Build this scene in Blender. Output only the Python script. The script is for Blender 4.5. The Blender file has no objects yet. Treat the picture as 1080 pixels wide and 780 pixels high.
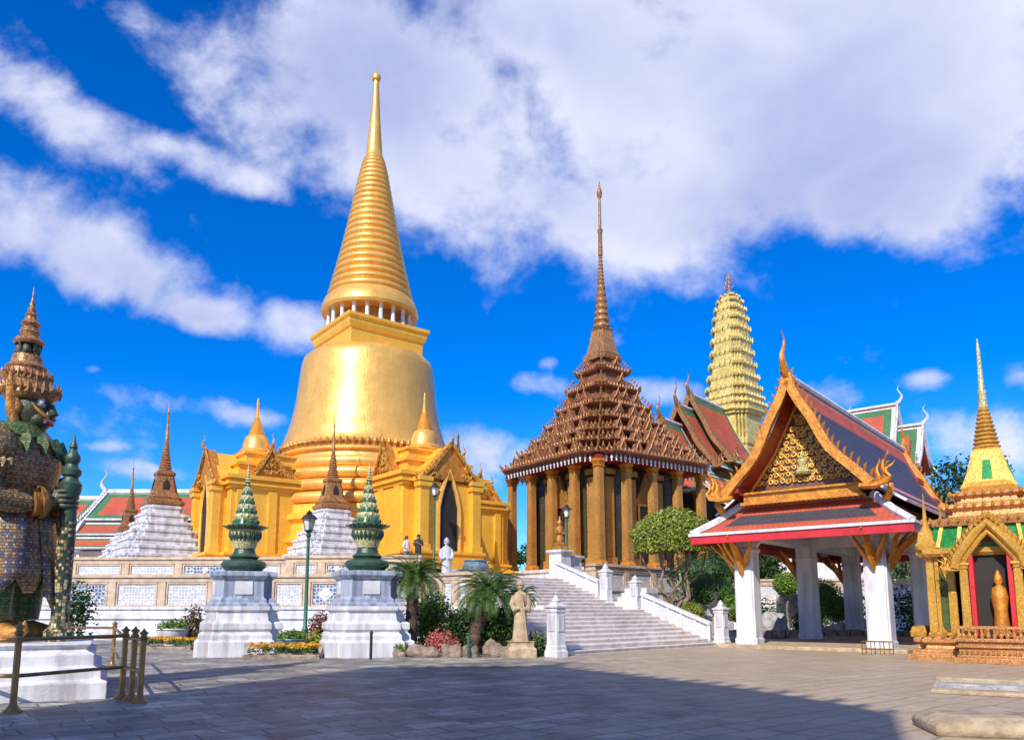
import bpy, bmesh, math, random
from mathutils import Vector, Matrix, noise
R = math.radians
rng = random.Random(7)
S = bpy.context.scene
COL = S.collection

# ------------------------------------------------------------------ camera
PITCH, FPX, SH, EYE = R(8.0), 800.0, 139.6, 1.6
cd = bpy.data.cameras.new('camera')
cam = bpy.data.objects.new('camera', cd); COL.objects.link(cam)
cam.location = (0, 0, EYE); cam.rotation_euler = (R(90) + PITCH, 0, 0)
cd.sensor_width = 36; cd.lens = 36 * FPX / 1080; cd.shift_y = SH / 1080
cd.clip_start = .1; cd.clip_end = 3000
S.camera = cam
sP, cP = math.sin(PITCH), math.cos(PITCH)
def ray(px, py):
    a = (px - 540) / FPX; b = (390 + SH - py) / FPX
    return Vector((a, cP - b * sP, sP + b * cP))
def at(px, py, Y):
    d = ray(px, py); k = Y / d.y
    return Vector((d.x * k, Y, EYE + d.z * k))
def Z(py, Y): return at(540, py, Y).z
def gnd(px, py, z=0.0):
    d = ray(px, py); k = (z - EYE) / d.z
    return Vector((d.x * k, d.y * k, z))

# ------------------------------------------------------------------ sun, sky
SUN_AZ, SUN_EL = R(-24), R(39)          # azimuth of the sun seen from the place, from -Y towards -X
sund = Vector((math.sin(SUN_AZ) * math.cos(SUN_EL), -math.cos(SUN_AZ) * math.cos(SUN_EL), math.sin(SUN_EL)))
sl = bpy.data.lights.new('sun', 'SUN'); sl.energy = 4.6; sl.angle = R(.5); sl.color = (1, .93, .82)
so = bpy.data.objects.new('sun', sl); COL.objects.link(so)
so.rotation_euler = (-sund).to_track_quat('-Z', 'Y').to_euler(); so.location = (-20, -30, 60)
S.view_settings.view_transform = 'Standard'; S.view_settings.look = 'None'
S.view_settings.gamma = 1; S.view_settings.use_curve_mapping = False
S.view_settings.exposure = 0.28
W = bpy.data.worlds.new('World'); S.world = W; W.use_nodes = True

def world():
    nt = W.node_tree; nt.nodes.clear(); N = nt.nodes; L = nt.links
    def nd(t, **k):
        n = N.new(t)
        for a, b in k.items(): setattr(n, a, b)
        return n
    def mth(op, a, b=None, clamp=False):
        n = nd('ShaderNodeMath', operation=op, use_clamp=clamp)
        for i, x in enumerate((a, b)):
            if x is None: continue
            if isinstance(x, (int, float)): n.inputs[i].default_value = x
            else: L.new(x, n.inputs[i])
        return n.outputs[0]
    def sstep(x, lo, hi, a=0., b=1.):
        n = nd('ShaderNodeMapRange', interpolation_type='SMOOTHSTEP')
        L.new(x, n.inputs[0])
        for i, q in enumerate((lo, hi, a, b)): n.inputs[i + 1].default_value = q
        return n.outputs[0]
    out = nd('ShaderNodeOutputWorld'); bg = nd('ShaderNodeBackground'); bg.inputs[1].default_value = .115
    L.new(bg.outputs[0], out.inputs[0])
    sky = nd('ShaderNodeTexSky', sky_type='NISHITA', sun_disc=False)
    sky.sun_elevation = SUN_EL
    sky.sun_rotation = math.atan2(sund.x, sund.y)
    sky.air_density = 1.0; sky.dust_density = .3; sky.ozone_density = 3
    hs = nd('ShaderNodeHueSaturation'); hs.inputs['Saturation'].default_value = 1.55; hs.inputs['Hue'].default_value = .5
    L.new(sky.outputs[0], hs.inputs['Color'])
    tint = nd('ShaderNodeMix', data_type='RGBA', blend_type='MULTIPLY'); tint.inputs[0].default_value = 1
    L.new(hs.outputs[0], tint.inputs[6]); tint.inputs[7].default_value = SKY_TINT
    tc = nd('ShaderNodeTexCoord'); sep = nd('ShaderNodeSeparateXYZ'); L.new(tc.outputs['Generated'], sep.inputs[0])
    y = mth('MAXIMUM', sep.outputs[1], .08)
    u = mth('DIVIDE', sep.outputs[0], y); v = mth('DIVIDE', sep.outputs[2], y)
    cmb = nd('ShaderNodeCombineXYZ'); L.new(u, cmb.inputs[0]); L.new(v, cmb.inputs[1])
    def blob(px, py, rx, ry, rot, wgt):
        d = ray(px, py); d2 = ray(px + 1, py); k = (d2.x / d2.y - d.x / d.y)
        m = nd('ShaderNodeMapping', vector_type='TEXTURE')
        m.inputs[1].default_value = (d.x / d.y, d.z / d.y, 0); m.inputs[2].default_value = (0, 0, R(rot))
        m.inputs[3].default_value = (rx * k, ry * k, 1)
        L.new(cmb.outputs[0], m.inputs[0])
        ln = nd('ShaderNodeVectorMath', operation='LENGTH'); L.new(m.outputs[0], ln.inputs[0])
        return sstep(ln.outputs['Value'], .1, 1.4, wgt, 0.)
    tot = None
    for b in CLOUDS:
        o = blob(*b); tot = o if tot is None else mth('ADD', tot, o)
    front = sstep(sep.outputs[1], .1, .35)
    wv = nd('ShaderNodeTexNoise'); wv.inputs['Scale'].default_value = 2.2; wv.inputs['Detail'].default_value = 3
    L.new(cmb.outputs[0], wv.inputs['Vector'])
    wm = nd('ShaderNodeVectorMath', operation='MULTIPLY_ADD'); wm.inputs[1].default_value = (.16, .16, 0)
    L.new(wv.outputs['Color'], wm.inputs[0]); L.new(cmb.outputs[0], wm.inputs[2])
    nz = nd('ShaderNodeTexNoise'); nz.inputs['Scale'].default_value = 3.2; nz.inputs['Detail'].default_value = 10; nz.inputs['Roughness'].default_value = .6
    zz = mth('ADD', mth('MAXIMUM', sep.outputs[2], 0.), .22)      # cloud deck overhead: streaks converge towards the horizon
    pc = nd('ShaderNodeCombineXYZ'); L.new(mth('DIVIDE', sep.outputs[0], zz), pc.inputs[0]); L.new(mth('DIVIDE', sep.outputs[1], zz), pc.inputs[1])
    wp = nd('ShaderNodeTexNoise'); wp.inputs['Scale'].default_value = 1.6; wp.inputs['Detail'].default_value = 4; L.new(pc.outputs[0], wp.inputs['Vector'])
    wq = nd('ShaderNodeVectorMath', operation='MULTIPLY_ADD'); wq.inputs[1].default_value = (.42, .42, 0); L.new(wp.outputs['Color'], wq.inputs[0]); L.new(pc.outputs[0], wq.inputs[2])
    mp = nd('ShaderNodeMapping'); mp.inputs[2].default_value = (0, 0, R(-28)); mp.inputs[3].default_value = (1.25, .62, 1)
    L.new(wq.outputs[0], mp.inputs[0]); L.new(mp.outputs[0], nz.inputs['Vector'])
    nb = nd('ShaderNodeTexNoise'); nb.inputs['Scale'].default_value = 3; nb.inputs['Detail'].default_value = 8
    L.new(tc.outputs['Generated'], nb.inputs['Vector'])
    cov = mth('MULTIPLY', tot, front)
    nf = nd('ShaderNodeTexNoise'); nf.inputs['Scale'].default_value = 5.5; nf.inputs['Detail'].default_value = 10; nf.inputs['Roughness'].default_value = .6; L.new(wm.outputs[0], nf.inputs['Vector'])
    both = mth('ADD', mth('MULTIPLY', mth('SUBTRACT', nz.outputs[0], .5), 1.5), mth('MULTIPLY', mth('SUBTRACT', nf.outputs[0], .5), 2.3))
    cf = mth('ADD', cov, both)
    df = sstep(cf, .18, 1.06)
    db = sstep(nb.outputs[0], .5, .68)
    dens = nd('ShaderNodeMix', data_type='FLOAT'); L.new(front, dens.inputs[0]); L.new(db, dens.inputs[2]); L.new(df, dens.inputs[3])
    # self-shading of the cloud layer: thick parts are seen from their shaded underside
    n3 = nd('ShaderNodeTexNoise'); n3.inputs['Scale'].default_value = 1.5; n3.inputs['Detail'].default_value = 7
    L.new(wq.outputs[0], n3.inputs['Vector'])
    sh = mth('ADD', mth('MULTIPLY', cov, .3), mth('ADD', mth('MULTIPLY', n3.outputs[0], 1.1), mth('MULTIPLY', nz.outputs[0], .4)))
    shd = sstep(sh, .70, 1.42)
    cc = nd('ShaderNodeMix', data_type='RGBA'); L.new(shd, cc.inputs[0])
    cc.inputs[6].default_value = CLOUD_LIT; cc.inputs[7].default_value = CLOUD_SHADE
    mx = nd('ShaderNodeMix', data_type='RGBA'); L.new(dens.outputs[0], mx.inputs[0])
    L.new(tint.outputs[2], mx.inputs[6]); L.new(cc.outputs[2], mx.inputs[7])
    L.new(mx.outputs[2], bg.inputs[0])
SKY_TINT = (.46, .94, 1.45, 1)
CLOUD_LIT = (6.4, 6.6, 7.8, 1); CLOUD_SHADE = (2.6, 3.2, 5.7, 1)
CLOUDS = [  # heading/elevation given as picture directions: x, y, rx, ry, rotation, weight
    (690, 90, 330, 200, 0, .95), (950, 60, 260, 190, 20, .8), (350, 90, 190, 130, -40, .85), (560, 230, 190, 90, 0, .45),
    (800, 235, 220, 70, 8, .5), (980, 180, 160, 90, 10, .45),
    (470, 20, 200, 110, 0, .5), (215, 170, 120, 22, -28, .6), (85, 135, 150, 42, -28, .8), (40, 235, 150, 75, -22, .85),
    (170, 300, 110, 48, -22, .7), (225, 335, 50, 24, -10, .7), (310, 345, 42, 34, 0, .8), (215, 428, 100, 16, -8, .5), (275, 445, 50, 16, 0, .45),
    (150, 497, 60, 12, -5, .5), (112, 470, 24, 7, 0, .5), (98, 388, 12, 7, 0, .5), (515, 472, 62, 32, -5, .8), (565, 404, 46, 20, -10, .6),
    (578, 382, 16, 8, 0, .5), (545, 374, 12, 6, 0, .5), (700, 414, 70, 22, 0, .7), (865, 420, 55, 22, 0, .6), (976, 400, 32, 12, 8, .7), (1035, 470, 90, 42, -5, .85),
    (1085, 395, 30, 16, 0, .5), (560, 90, 70, 40, -50, -.4), (596, 160, 60, 26, -62, -.4), (470, 30, 90, 40, -50, -.3), (250, 210, 120, 40, -35, -.2), (800, 30, 60, 26, -30, -.3), (860, 260, 90, 30, 0, -.3), (520, 60, 60, 26, -45, -.25), (1060, 40, 200, 160, 0, .5), (20, 90, 120, 60, -20, .35), (190, 60, 150, 60, -35, .35), (100, 60, 90, 26, -40, -.5),
    (330, 265, 120, 40, -30, -.35)]
world()

# ------------------------------------------------------------------ object helpers
def tag(o, label=None, cat=None, group=None, kind=None):
    if label: o['label'] = label
    if cat: o['category'] = cat
    if group: o['group'] = group
    if kind: o['kind'] = kind
    return o
def thing(name, label, cat, loc=(0, 0, 0), rz=0., group=None, sc=1.):
    o = bpy.data.objects.new(name, None); COL.objects.link(o)
    o.location = loc; o.rotation_euler = (0, 0, R(rz)); o.scale = (sc, sc, sc); o.empty_display_size = .3
    return tag(o, label, cat, group, 'thing')
def copy_tree(o, parent=None):
    c = o.copy(); COL.objects.link(c); c.parent = parent
    for ch in list(o.children): copy_tree(ch, c)
    return c
def dup(root, loc, rz, label, sc=None):
    c = copy_tree(root); c.location = loc; c.rotation_euler = (0, 0, R(rz)); c['label'] = label
    if sc: c.scale = (sc, sc, sc)
    return c

class MB:
    def __init__(s): s.v = []; s.f = []; s.m = []; s.uv = {}; s.M = Matrix()
    def add(s, vs, fs, m=0, uvs=None):
        b = len(s.v); s.v += [s.M @ Vector(p) for p in vs]
        for i, f in enumerate(fs):
            if uvs: s.uv[len(s.f)] = uvs[i]
            s.f.append([q + b for q in f]); s.m.append(m if isinstance(m, int) else m[i])
        return s
    def box(s, c, d, rz=0, m=0, top=1.0):
        x, y, z = d[0] / 2, d[1] / 2, d[2] / 2; ca, sa = math.cos(R(rz)), math.sin(R(rz)); vs = []
        for k, zz in ((1, -z), (top, z)):
            for a, b in ((-x, -y), (x, -y), (x, y), (-x, y)):
                a *= k; b *= k
                vs.append((c[0] + a * ca - b * sa, c[1] + a * sa + b * ca, c[2] + zz))
        return s.add(vs, [(3, 2, 1, 0), (4, 5, 6, 7), (0, 1, 5, 4), (1, 2, 6, 5), (2, 3, 7, 6), (3, 0, 4, 7)], m)
    def beam(s, a, b, w, h, m=0):          # box from a to b, w sideways, h upright
        a, b = Vector(a), Vector(b); d = (b - a).normalized(); up = Vector((0, 0, 1)) if abs(d.z) < .95 else Vector((0, 1, 0))
        r = d.cross(up).normalized() * w / 2; u = r.cross(d).normalized() * h / 2
        vs = [p + i * r + j * u for p in (a, b) for i, j in ((-1, -1), (1, -1), (1, 1), (-1, 1))]
        return s.add(vs, [(3, 2, 1, 0), (4, 5, 6, 7), (0, 1, 5, 4), (1, 2, 6, 5), (2, 3, 7, 6), (3, 0, 4, 7)], m)
    def loft(s, plan, prof, c=(0, 0, 0), m=0, cap=True, mr=None):   # plan of unit points, prof = [(r, z)] or (r, z, ry)
        n = len(plan); vs = []; fs = []; ms = []
        for p in prof:
            r, z = p[0], p[1]; ry = p[2] if len(p) > 2 else r; ox = p[3] if len(p) > 3 else 0
            vs += [(c[0] + x * r + ox, c[1] + y * ry, c[2] + z) for x, y in plan]
        for i in range(len(prof) - 1):
            for j in range(n):
                k = (j + 1) % n
                fs.append((i * n + j, i * n + k, (i + 1) * n + k, (i + 1) * n + j)); ms.append(mr[i] if mr else m)
        if cap:
            fs.append(tuple(reversed(range(n)))); ms.append(mr[0] if mr else m)
            t = (len(prof) - 1) * n; fs.append(tuple(range(t, t + n))); ms.append(mr[-1] if mr else m)
        return s.add(vs, fs, ms)
    def lathe(s, prof, n=24, c=(0, 0, 0), m=0, cap=True, mr=None):
        return s.loft(circ(n), prof, c, m, cap, mr)
    def tube(s, pts, rad, n=6, m=0, flat=1.0):
        pts = [Vector(p) for p in pts]; vs = []; fs = []
        prev = None
        for i, p in enumerate(pts):
            d = (pts[min(i + 1, len(pts) - 1)] - pts[max(i - 1, 0)]).normalized()
            if prev is None: prev = d.orthogonal().normalized()
            a = (prev - d * prev.dot(d))
            a = a.normalized() if a.length > 1e-5 else d.orthogonal().normalized()
            prev = a; b = d.cross(a)
            r = rad[i] if isinstance(rad, (list, tuple)) else rad
            vs += [p + a * (math.cos(t) * r) + b * (math.sin(t) * r * flat) for t in [2 * math.pi * k / n for k in range(n)]]
        for i in range(len(pts) - 1):
            for j in range(n):
                k = (j + 1) % n; fs.append((i * n + j, i * n + k, (i + 1) * n + k, (i + 1) * n + j))
        fs.append(tuple(reversed(range(n)))); t = (len(pts) - 1) * n; fs.append(tuple(range(t, t + n)))
        return s.add(vs, fs, m)
    def prism(s, poly, a, b, m=0):          # 2-D poly (list of Vector 3-D) swept by vector b-a
        n = len(poly); d = Vector(b) - Vector(a); vs = [Vector(p) for p in poly] + [Vector(p) + d for p in poly]
        return s.add(vs, [tuple(range(n))[::-1], tuple(range(n, 2 * n))] + [(i, (i + 1) % n, n + (i + 1) % n, n + i) for i in range(n)], m)
    def ball(s, c, r, m=0, nu=12, nv=8):
        rx, ry, rz = (r, r, r) if isinstance(r, (int, float)) else r
        pr = [(max(.02, math.sin(math.pi * i / nv)), -math.cos(math.pi * i / nv)) for i in range(nv + 1)]
        vs = []; fs = []
        for q, z in pr: vs += [(c[0] + rx * q * x, c[1] + ry * q * y, c[2] + rz * z) for x, y in circ(nu)]
        for i in range(nv):
            for j in range(nu):
                k = (j + 1) % nu; fs.append((i * nu + j, i * nu + k, (i + 1) * nu + k, (i + 1) * nu + j))
        fs.append(tuple(reversed(range(nu)))); fs.append(tuple(range(nv * nu, nv * nu + nu)))
        return s.add(vs, fs, m)
    def spike(s, p, up, out, h, w, m=0):    # a small flame-shaped antefix: leaning leaf with thickness
        p, up, out = Vector(p), Vector(up).normalized(), Vector(out).normalized(); t = up.cross(out).normalized() * w / 2
        o = out * w * .35
        vs = [p - t, p + o, p + t, p - o, p + up * h * .45 - t * .9 + out * h * .12, p + up * h * .45 + o + out * h * .12, p + up * h * .45 + t * .9 + out * h * .12,
              p + up * h * .45 - o + out * h * .12, p + up * h + out * h * .02]
        return s.add(vs, [(0, 1, 5, 4), (1, 2, 6, 5), (2, 3, 7, 6), (3, 0, 4, 7), (4, 5, 8), (5, 6, 8), (6, 7, 8), (7, 4, 8)], m)
    def build(s, name, mats, parent=None, smooth=False, ang=40, bevel=0., norm=True):
        me = bpy.data.meshes.new(name); me.from_pydata(s.v, [], s.f); 
        mats = mats if isinstance(mats, (list, tuple)) else [mats]
        for q in mats: me.materials.append(q)
        me.polygons.foreach_set('material_index', s.m)
        if s.uv:
            ul = me.uv_layers.new(name='uv')
            for p in me.polygons:
                q = s.uv.get(p.index)
                if q:
                    for li, c in zip(p.loop_indices, q): ul.data[li].uv = c
        me.update()
        if norm:
            bm = bmesh.new(); bm.from_mesh(me); bmesh.ops.recalc_face_normals(bm, faces=bm.faces); bm.to_mesh(me); bm.free()
        if smooth:
            me.shade_smooth(); me.set_sharp_from_angle(angle=R(ang))
        o = bpy.data.objects.new(name, me); COL.objects.link(o); o.parent = parent
        if bevel:
            b = o.modifiers.new('bevel', 'BEVEL'); b.width = bevel; b.segments = 2; b.limit_method = 'ANGLE'; b.angle_limit = R(40)
        return o
_c = {}
def circ(n):
    if n not in _c: _c[n] = [(math.cos(2 * math.pi * i / n), math.sin(2 * math.pi * i / n)) for i in range(n)]
    return _c[n]
def redent(k=2, st=.12):
    q = []
    for i in range(k + 1):
        q.append((1 - i * st, 1 - (k - i) * st))
        if i < k: q.append((1 - (i + 1) * st, 1 - (k - i) * st))
    out = []
    for t in range(4):
        for x, y in q:
            for _ in range(t): x, y = -y, x
            out.append((x, y))
    return out
SQ = [(-1, -1), (1, -1), (1, 1), (-1, 1)]
OCT = [(math.cos(math.pi / 8 + i * math.pi / 4) * 1.0824, math.sin(math.pi / 8 + i * math.pi / 4) * 1.0824) for i in range(8)]
def lerp(a, b, t): return a + (b - a) * t

# ------------------------------------------------------------------ materials
def newmat(name):
    m = bpy.data.materials.new(name); m.use_nodes = True; nt = m.node_tree
    return m, nt, nt.nodes['Principled BSDF']
def lk(nt, a, b): nt.links.new(a, b)
def node(nt, t, **k):
    n = nt.nodes.new(t)
    for a, b in k.items(): setattr(n, a, b)
    return n
def ramp(nt, fac, stops, const=False):
    r = node(nt, 'ShaderNodeValToRGB'); e = r.color_ramp
    if const: e.interpolation = 'CONSTANT'
    while len(e.elements) < len(stops): e.elements.new(.5)
    for q, (p, c) in zip(e.elements, stops): q.position = p; q.color = (*c[:3], 1)
    lk(nt, fac, r.inputs[0]); return r.outputs[0]
def coords(nt, uv=False, scale=None, rot=None):
    tc = node(nt, 'ShaderNodeTexCoord'); o = tc.outputs['UV' if uv else 'Object']
    if scale or rot:
        mp = node(nt, 'ShaderNodeMapping')
        if scale: mp.inputs[3].default_value = scale
        if rot: mp.inputs[2].default_value = rot
        lk(nt, o, mp.inputs[0]); o = mp.outputs[0]
    return o
def noise_n(nt, vec, sc, det=6, rough=.55):
    n = node(nt, 'ShaderNodeTexNoise'); n.inputs['Scale'].default_value = sc; n.inputs['Detail'].default_value = det; n.inputs['Roughness'].default_value = rough
    lk(nt, vec, n.inputs['Vector']); return n.outputs[0]
def mixc(nt, fac, a, b, mode='MIX'):
    n = node(nt, 'ShaderNodeMix', data_type='RGBA', blend_type=mode)
    if isinstance(fac, (int, float)): n.inputs[0].default_value = fac
    else: lk(nt, fac, n.inputs[0])
    for i, q in ((6, a), (7, b)):
        if isinstance(q, tuple): n.inputs[i].default_value = (*q[:3], 1)
        else: lk(nt, q, n.inputs[i])
    return n.outputs[2]
def bumpn(nt, bs, h, st, dist=.05):
    b = node(nt, 'ShaderNodeBump'); b.inputs['Strength'].default_value = st; b.inputs['Distance'].default_value = dist
    lk(nt, h, b.inputs['Height']); lk(nt, b.outputs[0], bs.inputs['Normal'])
def value_var(nt, col, vec, sc, lo, hi):
    n = noise_n(nt, vec, sc, 4); r = ramp(nt, n, [(.3, (lo,) * 3), (.7, (hi,) * 3)])
    return mixc(nt, 1.0, col, r, 'MULTIPLY')
def pm(name, c1, c2=None, sc=4, rough=.6, metal=0., bump=0., bsc=None, dist=.04, isl=0., var=(.85, 1.08), vsc=.6, streak=False, spec=.5):
    m, nt, bs = newmat(name); v = coords(nt)
    c2 = c2 or tuple(q * .75 for q in c1)
    vv = coords(nt, scale=(1.6, 1.6, .25)) if streak else v
    n = noise_n(nt, vv, sc, 7)
    c = ramp(nt, n, [(.36, c2), (.62, c1)])
    c = value_var(nt, c, v, vsc, *var)
    if isl:
        g = node(nt, 'ShaderNodeNewGeometry')
        c = mixc(nt, 1.0, c, ramp(nt, g.outputs['Random Per Island'], [(0, (1 - isl,) * 3), (1, (1 + isl,) * 3)]), 'MULTIPLY')
    lk(nt, c, bs.inputs['Base Color'])
    bs.inputs['Roughness'].default_value = rough; bs.inputs['Metallic'].default_value = metal; bs.inputs['Specular IOR Level'].default_value = spec
    if bump: bumpn(nt, bs, noise_n(nt, v, bsc or sc * 3, 8, .6), bump, dist)
    return m
def mosaic(name, pal, sc, rough=.35, metal=.0, grout=(.03, .025, .02), gw=.05, bump=.6, scale=None, sheen=None, cheb=False):
    m, nt, bs = newmat(name); v = coords(nt, scale=scale)
    vo = node(nt, 'ShaderNodeTexVoronoi'); vo.inputs['Scale'].default_value = sc; lk(nt, v, vo.inputs['Vector'])
    if cheb: vo.distance = 'CHEBYCHEV'; vo.inputs['Randomness'].default_value = .25
    sp = node(nt, 'ShaderNodeSeparateColor'); lk(nt, vo.outputs['Color'], sp.inputs[0])
    c = ramp(nt, sp.outputs[0], [(i / len(pal), q) for i, q in enumerate(pal)], True)
    ed = node(nt, 'ShaderNodeTexVoronoi', feature='DISTANCE_TO_EDGE'); ed.inputs['Scale'].default_value = sc; lk(nt, v, ed.inputs['Vector'])
    if cheb: ed.inputs['Randomness'].default_value = .25
    er = ramp(nt, ed.outputs[0], [(gw * .6, (0, 0, 0)), (gw, (1, 1, 1))])
    c = mixc(nt, er, grout, c)
    c = value_var(nt, c, v, .7, .8, 1.12)
    lk(nt, c, bs.inputs['Base Color']); bs.inputs['Roughness'].default_value = rough; bs.inputs['Metallic'].default_value = metal
    if bump: bumpn(nt, bs, er, bump, .03)
    return m
def rooftile(name, c1, c2, tw=.24, th=.2, rough=.6, mortar=None):
    m, nt, bs = newmat(name); v = coords(nt, uv=True)
    b = node(nt, 'ShaderNodeTexBrick'); b.inputs['Color1'].default_value = (*c1, 1); b.inputs['Color2'].default_value = (*c2, 1)
    b.inputs['Mortar'].default_value = (*(mortar or tuple(q * .35 for q in c1)), 1)
    b.inputs['Scale'].default_value = 1; b.inputs['Brick Width'].default_value = tw; b.inputs['Row Height'].default_value = th
    b.inputs['Mortar Size'].default_value = .014; b.inputs['Mortar Smooth'].default_value = .4; b.inputs['Bias'].default_value = -.2
    lk(nt, v, b.inputs['Vector'])
    c = value_var(nt, b.outputs['Color'], coords(nt), .8, .75, 1.12)
    c = mixc(nt, noise_n(nt, coords(nt), 9, 8), c, mixc(nt, .5, c, (.2, .15, .12)))
    lk(nt, c, bs.inputs['Base Color']); bs.inputs['Roughness'].default_value = rough; bs.inputs['Specular IOR Level'].default_value = .2
    w = node(nt, 'ShaderNodeSeparateXYZ'); lk(nt, v, w.inputs[0])
    fr = node(nt, 'ShaderNodeMath', operation='PINGPONG'); lk(nt, w.outputs[1], fr.inputs[0]); fr.inputs[1].default_value = th
    ad = node(nt, 'ShaderNodeMath', operation='MULTIPLY_ADD'); lk(nt, b.outputs['Fac'], ad.inputs[0]); ad.inputs[1].default_value = -.1; lk(nt, fr.outputs[0], ad.inputs[2])
    bumpn(nt, bs, ad.outputs[0], .8, .12)
    return m
def leafmat(name, c1, c2, c3=None, sc=1.2, trans=.25):
    m, nt, bs = newmat(name); v = coords(nt); g = node(nt, 'ShaderNodeNewGeometry')
    c = ramp(nt, g.outputs['Random Per Island'], [(0, c2), (.55, c1), (1, c3 or tuple(q * 1.35 for q in c1))])
    c = value_var(nt, c, v, sc, .7, 1.2)
    lk(nt, c, bs.inputs['Base Color']); bs.inputs['Roughness'].default_value = .5
    t = node(nt, 'ShaderNodeBsdfTranslucent'); lk(nt, c, t.inputs[0]); mx = node(nt, 'ShaderNodeMixShader'); mx.inputs[0].default_value = trans
    lk(nt, bs.outputs[0], mx.inputs[1]); lk(nt, t.outputs[0], mx.inputs[2]); lk(nt, mx.outputs[0], nt.nodes['Material Output'].inputs[0])
    return m
def lattice(name, base, line, sc, rot=45, dens=.5):   # glazed pierced-tile pattern
    m, nt, bs = newmat(name); v = coords(nt, scale=(1, 1, 1))
    vo = node(nt, 'ShaderNodeTexVoronoi', feature='DISTANCE_TO_EDGE'); vo.inputs['Scale'].default_value = sc; vo.inputs['Randomness'].default_value = .35; lk(nt, v, vo.inputs['Vector'])
    vo2 = node(nt, 'ShaderNodeTexVoronoi'); vo2.inputs['Scale'].default_value = sc * 2.1; vo2.inputs['Randomness'].default_value = .2; lk(nt, v, vo2.inputs['Vector'])
    r1 = ramp(nt, vo.outputs[0], [(.10, (1, 1, 1)), (.16, (0, 0, 0))]); r2 = ramp(nt, vo2.outputs[0], [(.22, (1, 1, 1)), (.3, (0, 0, 0))])
    f = mixc(nt, 1., r1, r2, 'ADD')
    c = mixc(nt, f, base, line); c = value_var(nt, c, v, 1.3, .85, 1.1)
    lk(nt, c, bs.inputs['Base Color']); bs.inputs['Roughness'].default_value = .35
    bumpn(nt, bs, f, .5, .03)
    return m

def gold_tiles(name, c1, c2, rough, metal, sc):
    m, nt, bs = newmat(name); v = coords(nt)
    vo = node(nt, 'ShaderNodeTexVoronoi'); vo.inputs['Scale'].default_value = sc; vo.inputs['Randomness'].default_value = .5; lk(nt, v, vo.inputs['Vector'])
    sp = node(nt, 'ShaderNodeSeparateColor'); lk(nt, vo.outputs['Color'], sp.inputs[0])
    c = ramp(nt, sp.outputs[0], [(0, c2), (1, c1)]); c = value_var(nt, c, v, .4, .9, 1.06); c = value_var(nt, c, coords(nt, scale=(2, 2, .3)), 1.2, .92, 1.04)
    lk(nt, c, bs.inputs['Base Color']); bs.inputs['Metallic'].default_value = metal
    lk(nt, ramp(nt, noise_n(nt, v, 1.5, 6), [(.3, (rough - .07,) * 3), (.7, (rough + .12,) * 3)]), bs.inputs['Roughness'])
    h = mixc(nt, .5, vo.outputs['Distance'], noise_n(nt, v, 1.3, 5)); bumpn(nt, bs, h, .22, .08); return m
def scale_rows(name, pal, w, h, rough=.35, metal=.1, grout=(.05, .035, .02)):
    """rows of overlapping scale tiles"""
    m, nt, bs = newmat(name); v = coords(nt); sx = node(nt, 'ShaderNodeSeparateXYZ'); lk(nt, v, sx.inputs[0])
    ad = node(nt, 'ShaderNodeMath', operation='MULTIPLY_ADD'); lk(nt, sx.outputs[1], ad.inputs[0]); ad.inputs[1].default_value = .83; lk(nt, sx.outputs[0], ad.inputs[2])
    cb = node(nt, 'ShaderNodeCombineXYZ'); lk(nt, ad.outputs[0], cb.inputs[0]); lk(nt, sx.outputs[2], cb.inputs[1])
    b = node(nt, 'ShaderNodeTexBrick'); lk(nt, cb.outputs[0], b.inputs['Vector'])
    for k, q in (('Scale', 1), ('Brick Width', w), ('Row Height', h), ('Mortar Size', h * .09), ('Mortar Smooth', .5), ('Bias', 0)): b.inputs[k].default_value = q
    b.inputs['Color1'].default_value = (0, 0, 0, 1); b.inputs['Color2'].default_value = (1, 1, 1, 1); b.inputs['Mortar'].default_value = (.5, .5, .5, 1)
    c = ramp(nt, b.outputs['Color'], [(i / len(pal), q) for i, q in enumerate(pal)], True); c = mixc(nt, b.outputs['Fac'], c, grout)
    # a paler diamond stud every few rows
    ch = node(nt, 'ShaderNodeTexVoronoi', distance='MANHATTAN'); ch.inputs['Scale'].default_value = .5 / w; ch.inputs['Randomness'].default_value = .0; lk(nt, cb.outputs[0], ch.inputs['Vector'])
    c = mixc(nt, ramp(nt, ch.outputs['Distance'], [(.16, (1, 1, 1)), (.2, (0, 0, 0))]), c, tuple(min(.75, q * 1.9 + .08) for q in pal[0]))
    c = value_var(nt, c, v, .9, .8, 1.12); lk(nt, c, bs.inputs['Base Color']); bs.inputs['Roughness'].default_value = rough; bs.inputs['Metallic'].default_value = metal
    bumpn(nt, bs, ramp(nt, b.outputs['Fac'], [(0, (1, 1, 1)), (1, (0, 0, 0))]), .9, .03); return m
M = {}
M['gold'] = gold_tiles('gold_mosaic', (.97, .53, .06), (.90, .46, .045), .38, .28, 6.)
M['gold2'] = gold_tiles('gold_smooth', (.90, .50, .12), (.84, .45, .10), .32, .42, 5.)
M['carved_gold'] = pm('carved_bright_gold', (.92, .60, .14), (.70, .36, .05), 6, .38, .25, .5, 14, .05)
M['carved_ground'] = pm('dark_gold_ground', (.26, .11, .03), (.10, .05, .06), 4, .45, .2, .4, 14)
M['gold_relief'] = pm('gold_relief', (.72, .36, .05), (.30, .12, .02), 5, .42, .4, .9, 9, .12)
M['oldgold'] = pm('old_gilding', (.55, .27, .055), (.33, .13, .03), 5, .45, .4, .6, 18, .05)
M['orange_gild'] = pm('orange_gilding', (.72, .30, .035), (.50, .17, .02), 4, .4, .35, .5, 14, .06)
M['dark'] = pm('dark_interior', (.02, .016, .012), None, 3, .7)  # near-black colour painted as the shade inside doorways and niches; pupils too
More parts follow.
